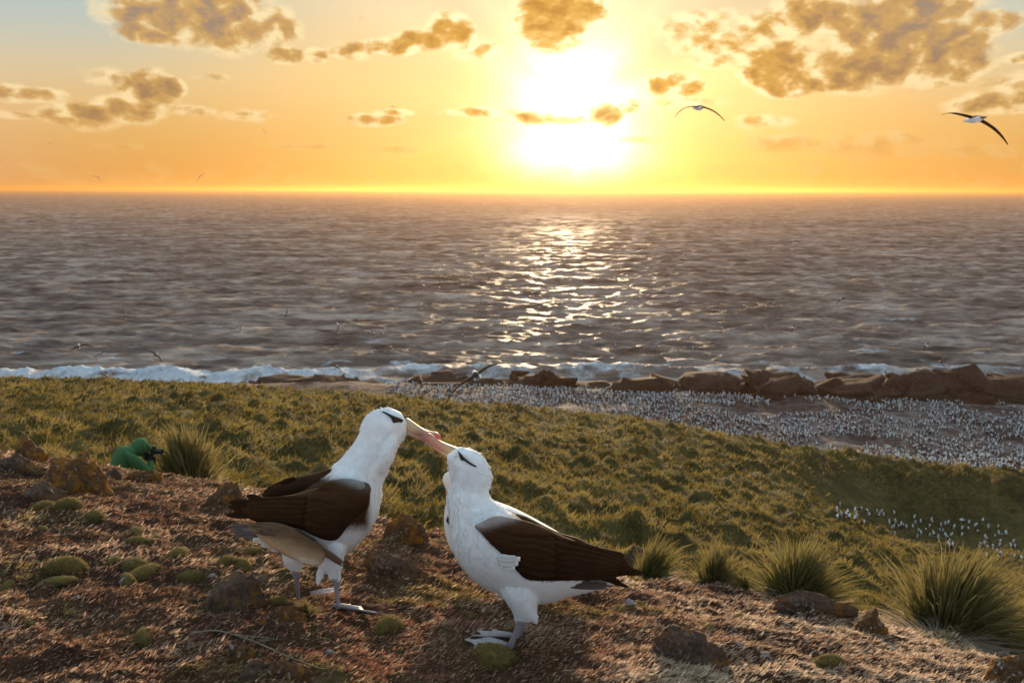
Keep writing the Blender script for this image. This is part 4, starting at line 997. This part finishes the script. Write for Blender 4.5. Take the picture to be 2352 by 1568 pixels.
    for b, t, hw, sh in [((930, 730), (1370, 850), 24, 1.1), ((932, 769), (1363, 872), 24, 1.05), ((933, 808), (1357, 893), 24, 1.0), ((935, 848), (1350, 915), 24, 0.95), ((937, 887), (1343, 937), 24, 0.9), ((938, 926), (1337, 958), 24, 0.85), ((940, 965), (1330, 980), 24, 0.8), ((640, 690), (930, 735), 32, 1.3), ((652, 736), (932, 782), 32, 1.22), ((664, 782), (934, 829), 32, 1.14), ((676, 828), (936, 876), 32, 1.06), ((688, 874), (938, 923), 32, 0.98), ((700, 920), (940, 970), 32, 0.9)]:
        feather('secondary_feather', wing, base, cv, iv, b, t, hw, -.1, -.1, Y0, BROWN * sh, surf=wb, lift=.0012)
    tail = [(960, 1008, 960, 1060, .05, -.01), (1080, 1008, 1085, 1066, .05, -.01), (1200, 1010, 1205, 1058, .045, -.01), (1270, 1018, 1272, 1044, .035, -.01)]
    tl = part('tail', root, base, loft_ul(tail, Y0, cv, 20, 4), M_WING, lambda q, c: np.tile(GREY * .8, (len(q), 1)), iv)
    for b, t, hw, yo in [((1000, 1012), (1270, 1020), 12, -.055), ((1010, 1028), (1300, 1036), 13, -.058), ((1030, 1045), (1255, 1052), 12, -.060)]:
        feather('tail_feather', tl, base, cv, iv, b, t, hw, yo, yo, Y0, (.10, .075, .065))
    for b, t, hw, yo in [((540, 852), (704, 862), 26, -.156), ((560, 885), (690, 892), 26, -.152), ((590, 915), (668, 926), 22, -.148)]:
        feather('breast_feather', body, base, cv, iv, b, t, hw, -.118, yo, Y0, (.62, .62, .64), M_PLUME, sharp=.5)
    bx = [(1655, 695, 1472, 850, .026, -.028 + DB), (1622, 690, 1455, 835, .0255, -.028 + DB), (1560, 668, 1385, 778, .022, -.030 + DB), (1470, 634, 1302, 720, .019, -.032 + DB), (1398, 603, 1225, 664, .0175, -.034 + DB), (1330, 560, 1170, 628, .017, -.036 + DB), (1270, 510, 1125, 608, .016, -.038 + DB), (1215, 480, 1095, 596, .014, -.040 + DB), (1150, 492, 1086, 590, .010, -.040 + DB), (1105, 535, 1084, 594, .004, -.040 + DB)]
    bill = part('bill', root, base, loft_ul(bx, Y0, c7, 24, 5), M_BILL, bill_col((1560, 760), (1090, 560), (.36, .17, .13)), i7)
    lo = [(1520, 795, 1474, 855, .020, -.030 + DB), (1430, 745, 1382, 790, .018, -.032 + DB), (1330, 690, 1298, 730, .016, -.034 + DB), (1240, 640, 1220, 672, .013, -.036 + DB), (1170, 605, 1150, 628, .008, -.038 + DB)]
    part('lower_mandible', bill, base, loft_ul(lo, Y0, c7, 20, 4), M_BILL, bill_col((1560, 760), (1000, 500), (.40, .2, .15)), i7)
    stripe(root, base, me, [(1648, 765), (1668, 785), (1700, 812), (1725, 838), (1760, 868), (1810, 900), (1860, 925), (1905, 945), (1895, 962), (1840, 942), (1785, 915), (1740, 885), (1715, 885), (1690, 880), (1676, 850), (1662, 810)], c7, Y0)
    ex, ey = c7(1702, 850); e0 = BVHTree.FromPolygons([v.co + Vector(base) for v in me.vertices], [p.vertices[:] for p in me.polygons])
    dd = (P(ex, ey, 1.0) - Vector((0, 0, CAMH))).normalized(); h = e0.ray_cast(Vector((0, 0, CAMH)), dd)
    eye_at(root, base, h[0] + dd * .004)
    h1 = ground_at(*cv(632, 1452)); web_foot(root, base, h1, [ground_at(*cv(*p)) for p in ((400, 1468), (340, 1412), (470, 1385))])
    h2 = Vector((h1.x + .03, h1.y + .075, 0)); h2.z = float(tz(h2.x, h2.y)[0]); web_foot(root, base, h2, [ground_at(*cv(*p)) for p in ((385, 1392), (420, 1352), (520, 1345))])
    return root
right_albatross()

# ---- a third bird, almost wholly behind the right one
def hidden_albatross(Y0=2.72):
    cv = lambda x, y: (x, y); iv = lambda d: d
    b = P(1200, 1400, Y0); base = Vector((b.x, Y0, float(tz(b.x, Y0)[0]))); root = empty('albatross', base)
    tag(root, 'albatross almost hidden behind the one with raised head, bill pointing down', 'albatross')
    torso = [(1345, 1270, 1340, 1300, .02, 0), (1290, 1225, 1285, 1320, .07, 0), (1230, 1190, 1210, 1338, .10, 0), (1180, 1165, 1120, 1325, .115, 0), (1140, 1150, 1050, 1280, .11, 0), (1118, 1142, 1024, 1225, .09, 0), (1105, 1132, 1022, 1175, .07, 0), (1096, 1118, 1030, 1140, .055, 0), (1092, 1100, 1022, 1116, .05, 0), (1082, 1076, 1018, 1104, .045, 0), (1060, 1064, 1020, 1090, .035, 0)]
    leg = [(1185, 1310, 1225, 1310, .03, 0), (1195, 1345, 1220, 1345, .012, 0), (1200, 1375, 1212, 1375, .008, 0), (1198, 1404, 1212, 1404, .009, 0)]
    me = fuse([loft_ul(torso, Y0, cv), loft_ul(leg, Y0, cv, 16)], .005, base, 4)
    c, d = coords(me, base); n = len(d)
    set_col(me, lerp(np.tile(WHITE, (n, 1)), np.tile(LEG, (n, 1)), sstep(d[:, 1], 1345, 1355))); me.materials.append(M_PLUME)
    body = bpy.data.objects.new('body', me); COL.objects.link(body); body.parent = root
    for yo, nm in ((-.09, 'wing'), (.09, 'wing')):
        st = [(1030, 1180, 1026, 1196, .01, yo), (1075, 1165, 1060, 1240, .03, yo), (1160, 1180, 1140, 1290, .04, yo), (1260, 1220, 1250, 1310, .03, yo), (1350, 1280, 1345, 1310, .01, yo * .5)]
        part(nm, root, base, loft_ul(st, Y0, cv, 18, 4), M_WING, lambda q, c: np.tile(BROWN, (len(q), 1)), iv)
    st = [(1026, 1086, 1052, 1098, .022, 0), (1023, 1108, 1046, 1114, .02, 0), (1025, 1130, 1040, 1134, .016, 0), (1026, 1148, 1036, 1152, .012, 0), (1028, 1160, 1033, 1162, .004, 0)]
    part('bill', root, base, loft_ul(st, Y0, cv, 18, 4), M_BILL, bill_col((1036, 1090), (1030, 1165)), iv)
    h = Vector((base.x, base.y, base.z)); web_foot(root, base, h, [(h.x - .1, h.y - .04, h.z), (h.x - .12, h.y, h.z), (h.x - .1, h.y + .05, h.z)])
hidden_albatross()

# ---- birds in flight
def flying_master():
    """2.2 m span, flying towards +Y, wings along X"""
    def tube(st, n=14):
        V = []; Fc = []
        for (x, y, z, rx, rz) in st:
            for k in range(n): V.append((x + rx * math.cos(6.2832 * k / n), y, z + rz * math.sin(6.2832 * k / n)))
        for i in range(len(st) - 1):
            for k in range(n): Fc.append((i * n + k, i * n + (k + 1) % n, (i + 1) * n + (k + 1) % n, (i + 1) * n + k))
        Fc += [tuple(range(n)), tuple(range((len(st) - 1) * n, len(st) * n))]; return V, Fc
    bd = catmull([(0, -.42, .0, .03, .012), (0, -.30, 0, .06, .03), (0, -.12, 0, .095, .085), (0, .05, 0, .105, .10), (0, .2, .01, .08, .08), (0, .30, .02, .055, .055), (0, .38, .03, .05, .05), (0, .43, .025, .025, .03)], 3)
    V, Fc = tube(bd); V = np.array(V); c = np.tile(WHITE, (len(V), 1)); c[V[:, 1] < -.28] = GREY
    back = (V[:, 2] > .03) & (V[:, 1] < .12) & (V[:, 1] > -.25); c[back] = BROWN * 1.3
    body = mesh_obj('body', V, Fc, M_SEABIRD, col=c, link=False).data
    bl = catmull([(0, .42, .02, .016, .02), (0, .48, .015, .011, .014), (0, .52, .008, .006, .009)], 2); V, Fc = tube(bl, 8)
    bill = mesh_obj('bill', V, Fc, M_BILL, col=np.tile([.5, .28, .2], (len(V), 1)), link=False).data
    def wing(sx, droop):
        sp = [(.06, .16, -.10, .03, .028), (.25, .20, -.06, .05, .022), (.50, .20, -.03, .06, .016), (.72, .13, -.06, .05, .011), (.95, .02, -.10, .01, .007), (1.10, -.09, -.14, -.05, .003)]
        V = []; Fc = []; n = 10
        A = catmull(sp, 3)
        for (x, yf, yb, z, th) in A:
            for k in range(n):
                a = 6.2832 * k / n; yc = (yf + yb) / 2; V.append((sx * x, yc + (yf - yb) / 2 * .8 * math.cos(a), z - droop * x ** 2.2 + th * math.sin(a)))
        for i in range(len(A) - 1):
            for k in range(n):
                q = (i * n + k, i * n + (k + 1) % n, (i + 1) * n + (k + 1) % n, (i + 1) * n + k); Fc.append(q if sx < 0 else q[::-1])
        Fc += [tuple(range(n)), tuple(range((len(A) - 1) * n, len(A) * n))]
        V = np.array(V); c = np.tile(BROWN * 1.2, (len(V), 1)); return mesh_obj('wing', V, Fc, M_SEABIRD, col=c, link=False).data
    return body, bill, {d: (wing(-1, d), wing(1, d)) for d in (.12, .32, .55)}
FB, FBILL, FW = flying_master()
def fly(px, py, L, ang, label, dr=(.12, .32), head=0.0, pitch=0.0, Y=None, group=None, size=1.0):
    """L = picture length of the wing line, ang = its slope (degrees, clockwise in the picture), head = turn of the flight path"""
    v = (py - 784) / F; tn = (ST + v * CT) / (CT - v * ST)
    if Y is None:
        Y = 2.1 * size * F * abs(math.cos(R(head))) / L
        Y *= .8
        if tn > 0: Y = min(Y, .86 * CAMH / tn)
        Y = min(Y, 420)
    p = P(px, py, Y); root = empty('flying_albatross' if size == 1 else 'flying_seabird', p); root.scale = (size,) * 3
    root.rotation_euler = (Matrix.Rotation(R(head), 4, 'Z') @ Matrix.Rotation(R(pitch), 4, 'X') @ Matrix.Rotation(R(ang), 4, 'Y')).to_euler()
    for nm, d in (('body', FB), ('bill', FBILL), ('wing', FW[dr[0]][0]), ('wing', FW[dr[1]][1])):
        o = bpy.data.objects.new(nm, d); COL.objects.link(o); o.parent = root
    return tag(root, label, 'seabird', group)
fly(1606, 247, 92, 2, 'gliding albatross with drooped wing tips against the bright sky beside the sun', (.32, .32), 18)
fly(2240, 272, 180, 14, 'albatross banking across the cloudy sky with one long wing level', (.12, .32), 8, pitch=-4, Y=23)
fly(1096, 864, 190, -33, 'banking albatross with outstretched wings crossing the surf line', (.12, .32), 10, Y=19)
SK = 'tiny dark seabird gliding in the orange sky'
for (x, y, L, a, h) in [(830, 42, 11, 0, 0), (902, 246, 20, 4, 20), (607, 303, 7, 60, 50), (117, 331, 6, -20, 60), (5, 367, 9, -45, 30), (222, 409, 12, 30, 50), (461, 406, 25, -35, 0)]:
    fly(x, y, L, a, SK, (.32, .32), h, group='seabirds in the sky', size=.4)
SE = 'small dark seabird banking low over the grey sea'
for i, (x, y, L, a) in enumerate([(426, 474, 8, 60), (160, 664, 18, 75), (308, 637, 8, 120), (348, 642, 10, -40), (382, 685, 18, -45), (290, 722, 16, -50), (659, 719, 20, 80), (778, 745, 27, 82), (553, 753, 8, 95), (182, 799, 40, -25),
        (358, 817, 30, 50), (43, 833, 10, 80), (245, 866, 20, 30), (468, 850, 24, -30), (773, 844, 18, 45), (232, 814, 12, -20), (946, 712, 17, -60), (886, 716, 8, 90), (1104, 692, 12, 88), (1125, 695, 15, 86), (1075, 744, 17, 85), (882, 760, 11, 75),
        (857, 766, 6, 90), (1064, 768, 8, 100), (1331, 702, 10, -40), (1177, 781, 14, -40), (1414, 789, 15, -20), (1522, 665, 9, 70), (968, 826, 8, 60), (1840, 453, 7, 0), (1820, 555, 28, -15), (1571, 582, 12, 40), (1846, 660, 9, -55), (1778, 694, 17, 88),
        (1903, 684, 12, 75), (1935, 686, 22, -20), (1667, 720, 13, 60), (1823, 751, 16, 85), (1941, 784, 24, 80), (2130, 791, 11, 75), (1593, 797, 17, 50), (2163, 825, 11, -80), (1865, 837, 18, -50), (2036, 857, 22, -60), (2060, 859, 12, 40), (1660, 752, 9, 70)]):
    fly(x, y, L, a, SE, (.32, .32) if i % 3 else (.12, .32), [0, 20, -25, 35][i % 4], pitch=[28, -32, 22, -26, 35][i % 5], group='seabirds over the sea')

# ---- the colony
def seabird_mesh(n):
    """standing bird 0.62 m tall: white body and head, dark folded wings, pink bill"""
    V = []; Fc = []; C = []
    st = [(-.02, .0, .02, .02), (-.01, .10, .05, .06), (.0, .22, .10, .12), (.02, .34, .105, .11), (.05, .43, .075, .075), (.08, .50, .055, .055), (.10, .56, .062, .066), (.10, .61, .03, .035)]
    for (x, z, ry, rx) in st:
        for k in range(n):
            t = 6.2832 * k / n; V.append((x + rx * math.cos(t), ry * math.sin(t), z)); back = math.cos(t) < -.2 and .15 < z < .42
            C.append(tuple(BROWN * 1.5) if back else tuple(WHITE * .95))
    for i in range(len(st) - 1):
        for k in range(n): Fc.append((i * n + k, i * n + (k + 1) % n, (i + 1) * n + (k + 1) % n, (i + 1) * n + k))
    Fc.append(tuple(range((len(st) - 1) * n, len(st) * n)))
    def add(vs, fs, c):
        o = len(V); V.extend(vs); Fc.extend(tuple(i + o for i in f) for f in fs); C.extend([c] * len(vs))
    for s in (-1, 1):
        add([(.05, s * .095, .40), (-.05, s * .125, .36), (-.30, s * .05, .16), (-.05, s * .105, .20)], [(0, 1, 2, 3)], tuple(BROWN * 1.2))
    add([(.15, -.015, .57), (.15, .015, .57), (.15, 0, .545), (.25, 0, .545)], [(0, 1, 3), (1, 2, 3), (2, 0, 3)], (.5, .28, .2))
    return np.array(V), Fc, np.array(C)
SBV, SBF, SBC = seabird_mesh(8); LBV, LBF, LBC = seabird_mesh(5)
LBC2 = LBC.copy(); LBC2[(LBV[:, 2] > .12) & (LBV[:, 2] < .46) & (LBV[:, 0] < .07)] = BROWN * 1.8
SBC2 = SBC.copy(); dk = (SBV[:, 2] > .12) & (SBV[:, 2] < .46) & (SBV[:, 0] < .07); SBC2[dk] = BROWN * 1.8
SB = [mesh_obj('colony_seabird', SBV, SBF, M_SEABIRD, col=c_, link=False).data for c_ in (SBC, SBC2)]
def colony():
    pts = []; r = np.random.default_rng(3)
    for _ in range(230):       # the group on the near flat
        x = 1920 + 520 * r.random() ** .8; lo, hi = 1158 + (x - 1920) * .10, 1192 + (x - 1920) * .26
        y = lo + (hi - lo) * r.random()
        if vnoise(np.array([x * .02]), np.array([y * .035]), 71)[0] > -.25:
            p = ground_at(x, y, 30); pts.append((p.x, p.y))
    pts = pts[:135]
    n = 20000; u = r.uniform(-.16, .74, n); Y = np.where(u > .38, 72.5, 79) + r.random(n) * np.where(u > .38, 29.5, 23); X = u * Y
    d = fbm(X * .07, Y * .11, 3, 72) + .10 * fbm(X * .5, Y * .5, 2, 73)
    ok = (d > -.22 + .16 * vnoise(X * .35, Y * .35, 74)) & (r.random(n) < .45 + .55 * sstep(u, -.16, .02)); far = np.stack([X, Y], 1)[ok][:5600]
    ks = np.linspace(.6, .985, 28); hz = tz(far[:, 0], far[:, 1]) + .6
    free = np.ones(len(far), bool)
    for k in ks: free &= tz(far[:, 0] * k, far[:, 1] * k) < CAMH + (hz - CAMH) * k
    far = [tuple(p) for p in far[free]]
    far.sort(key=lambda p: p[1])
    def vis(p):
        ys = np.linspace(p[1] * .6, p[1] - 1.5, 28); z = float(tz(*p)[0]) + .6; k = ys / p[1]
        return np.all(tz(p[0] * k, ys) < CAMH + (z - CAMH) * k)
    seen = far
    nearp = [p for p in pts if vis(p)]
    single = nearp + seen[:max(0, 295 - len(nearp))]; rest = seen[max(0, 295 - len(nearp)):]
    for i, (x, y) in enumerate(single):
        o = bpy.data.objects.new('colony_seabird', SB[int(r.random() < .35)]); COL.objects.link(o)
        o.location = (x, y, float(tz(x, y)[0]) - .02); o.rotation_euler = (0, 0, r.uniform(0, 6.28)); s = r.uniform(.62, .85); o.scale = (s, s, s * r.uniform(.65, 1.0))
        nf = i < len(nearp)
        tag(o, 'white breasted seabird standing in the small group below the green slope' if nf else 'white breasted seabird standing in the crowded colony behind the green bank', 'seabird', 'small group of seabirds' if nf else 'colony seabirds')
    V = []; Fs = []; C = []
    n = len(LBV)
    for (x, y) in rest:
        a = r.uniform(0, 6.28); s = r.uniform(.62, .95); ca, sa = math.cos(a) * s, math.sin(a) * s; o = len(V) * n
        V.append(np.stack([LBV[:, 0] * ca - LBV[:, 1] * sa + x, LBV[:, 0] * sa + LBV[:, 1] * ca + y, LBV[:, 2] * s * r.uniform(.6, 1.05) + float(tz(x, y)[0]) - .02], 1))
        Fs += [tuple(i + o for i in f) for f in LBF]; C.append((LBC2 if r.random() < .4 else LBC) * r.uniform(.6, 1.0))
    tag(mesh_obj('seabird_crowd', np.vstack(V), Fs, M_SEABIRD, col=np.vstack(C)), 'crowd of white seabirds filling the far colony', kind='stuff')
colony()

# ------------------------------------------------------------------ the person
def person():
    Y0 = 13.0
    cv = lambda x, y: (214.4 + x * .1302, 980 + y * .1302); iv = lambda d: np.stack([(d[:, 0] - 214.4) / .1302, (d[:, 1] - 980) / .1302], 1)
    b = P(*cv(560, 900), Y0); base = Vector((b.x, Y0, float(tz(b.x, Y0)[0]))); root = empty('person', base)
    tag(root, 'person in a green hooded fleece crouching with a camera behind the boulder', 'person')
    A = lambda st, n=22: loft_ul(st, Y0, cv, n, 5)
    torso = [(250, 960, 700, 960, .20, 0), (255, 850, 720, 860, .20, 0), (285, 720, 720, 790, .20, 0), (330, 570, 740, 700, .21, 0), (390, 445, 770, 600, .215, 0), (470, 365, 800, 500, .19, 0), (560, 345, 820, 430, .13, 0), (640, 345, 850, 430, .10, 0)]
    hood = [(610, 380, 800, 520, .10, 0), (655, 350, 850, 530, .125, 0), (690, 290, 910, 515, .135, 0), (760, 228, 960, 480, .135, 0), (860, 203, 1000, 450, .125, 0), (950, 250, 1035, 430, .105, 0), (1010, 320, 1056, 415, .07, 0), (1050, 380, 1064, 402, .02, 0)]
    armN = [(560, 430, 640, 640, .07, -.20), (700, 480, 660, 680, .075, -.22), (800, 530, 730, 740, .068, -.22), (880, 600, 800, 790, .060, -.21), (960, 690, 900, 830, .056, -.20), (1030, 760, 1000, 850, .05, -.19), (1072, 780, 1040, 850, .03, -.18)]
    foreN = [(1060, 830, 960, 830, .055, -.18), (1080, 740, 965, 770, .052, -.16), (1075, 660, 960, 690, .048, -.13), (1060, 590, 960, 640, .042, -.10), (1030, 560, 970, 600, .036, -.08)]
    armF = [(640, 430, 700, 640, .07, .16), (800, 520, 780, 720, .066, .20), (940, 650, 900, 810, .056, .17), (1020, 760, 1000, 840, .05, .14)]
    foreF = [(1040, 820, 950, 820, .05, .14), (1060, 700, 960, 720, .045, .10), (1040, 600, 960, 620, .036, .06)]
    handN = [(1040, 600, 960, 620, .034, -.07), (1060, 545, 930, 590, .036, -.05), (1080, 500, 960, 540, .034, -.04)]
    handF = [(1040, 600, 960, 620, .034, .06), (1060, 545, 930, 590, .036, .04), (1080, 500, 960, 540, .034, .03)]
    palm = [(860, 520, 900, 600, .05, 0), (950, 480, 960, 600, .06, 0), (1040, 480, 1060, 620, .05, 0)]
    fing = []
    for s in (-1, 1):
        for k, (yt, ln) in enumerate(((500, 1108), (540, 1114), (585, 1112), (630, 1106))):
            yo = s * (.055 - .004 * k); y0 = 530 + 22 * k
            fing.append([(1000, y0, 1000, y0 + 34, .012, yo), (1060, y0 + 4, 1062, y0 + 38, .0115, yo * .9), (ln, yt + 30, ln - 4, yt + 60, .011, yo * .5), (ln + 2, yt + 62, ln - 12, yt + 80, .009, yo * .2)])
        fing.append([(960, 500, 990, 530, .013, s * .05), (1000, 470, 1020, 500, .012, s * .045), (1040, 472, 1050, 498, .010, s * .03)])
    thigh = [[(420, 800, 470, 1010, .09, s * .14) , (640, 850, 660, 1020, .085, s * .16), (860, 880, 870, 1010, .075, s * .17), (950, 900, 955, 1000, .06, s * .17)] for s in (-1, 1)]
    shin = [[(960, 890, 900, 1010, .055, s * .17), (880, 990, 860, 1080, .055, s * .17), (700, 1040, 700, 1110, .05, s * .15), (560, 1060, 560, 1115, .045, s * .14), (480, 1050, 480, 1115, .04, s * .14)] for s in (-1, 1)]
    me = fuse([A(torso), A(hood), A(armN), A(foreN), A(armF), A(foreF), A(handN, 12), A(handF, 12), A(palm, 12)] + [A(f, 8) for f in fing] + [A(t, 14) for t in thigh + shin], .011, base, 3, .5)
    c, d = coords(me, base); q = iv(d); n = len(q)
    green = np.tile(np.array([.062, .150, .060]), (n, 1)); glove = np.tile(np.array([.030, .018, .014]), (n, 1))
    isg = sstep(q[:, 0], 905, 925) * sstep(q[:, 1], 462, 474) * sstep(q[:, 1] + .0 * q[:, 0], 612, 596) * (q[:, 0] < 1200)
    isg = np.maximum(isg, sstep(q[:, 0], 1082, 1090) * (q[:, 1] < 700) * (q[:, 1] > 420))
    col = lerp(green, glove, isg)
    col = lerp(col, np.tile([.03, .035, .03], (n, 1)), sstep(q[:, 1], 905, 930))
    face = sstep(q[:, 0], 955, 975) * (np.abs(c[:, 1] - Y0) < .07) * (q[:, 1] > 400) * (q[:, 1] < 462); col = lerp(col, np.tile([.35, .2, .15], (n, 1)), face)
    set_col(me, col); me.materials.append(M_FLEECE)
    o = bpy.data.objects.new('body', me); COL.objects.link(o); o.parent = root
    seam = [(905, 215, 935, 500, .136, -.004), (935, 232, 955, 485, .132, -.004)]
    part('hood_seam', root, base, loft_ul(seam, Y0, cv, 22, 3), M_FLEECE, lambda q, c: np.tile([.09, .205, .085], (len(q), 1)), iv)
    # camera in the hands
    cb = P(*cv(1075, 440), Y0); cr = empty('photo_camera', cb); tag(cr, 'black photo camera held up to the face by the crouching person', 'camera')
    bm = bmesh.new(); bmesh.ops.create_cube(bm, size=1)
    for v in bm.verts: v.co = Vector((v.co.x * .07, v.co.y * .14, v.co.z * .10))
    bmesh.ops.bevel(bm, geom=list(bm.edges), offset=.012, segments=2, affect='EDGES')
    r = bmesh.ops.create_cube(bm, size=1)['verts']
    for v in r: v.co = Vector((v.co.x * .06 , v.co.y * .05, v.co.z * .05 + .065))
    mb = bpy.data.meshes.new('camera_body'); bm.to_mesh(mb); bm.free(); mb.materials.append(M_BLACK)
    ob = bpy.data.objects.new('camera_body', mb); COL.objects.link(ob); ob.parent = cr
    for nm, rad, x0, x1, mt in (('lens', .042, .03, .15, M_BLACK), ('lens_glass', .034, .145, .153, M_GLASS)):
        bm = bmesh.new(); bmesh.ops.create_cone(bm, cap_ends=True, segments=20, radius1=rad, radius2=rad * 1.08, depth=x1 - x0, matrix=Matrix.Translation(((x0 + x1) / 2, 0, -.005)) @ Matrix.Rotation(R(90), 4, 'Y'))
        mm = bpy.data.meshes.new(nm); bm.to_mesh(mm); bm.free(); mm.materials.append(mt); oo = bpy.data.objects.new(nm, mm); COL.objects.link(oo); oo.parent = cr
person()

# ------------------------------------------------------------------ sea air
def haze():
    bm = bmesh.new(); bmesh.ops.create_cube(bm, size=1)
    for v in bm.verts: v.co = Vector((v.co.x * 160000, v.co.y * 190000, (v.co.z + .5) * 112 - 40))
    me = bpy.data.meshes.new('haze'); bm.to_mesh(me); bm.free()
    m, g, out = new_mat('sea_air'); v = g.n('ShaderNodeVolumePrincipled')
    v.inputs['Color'].default_value = (.60, .33, .11, 1); v.inputs['Density'].default_value = .00010; v.inputs['Anisotropy'].default_value = .62
    g.nt.links.new(v.outputs[0], out.inputs['Volume']); me.materials.append(m)
    o = bpy.data.objects.new('haze', me); COL.objects.link(o); tag(o, 'thin warm haze over the sea', kind='stuff')
haze()
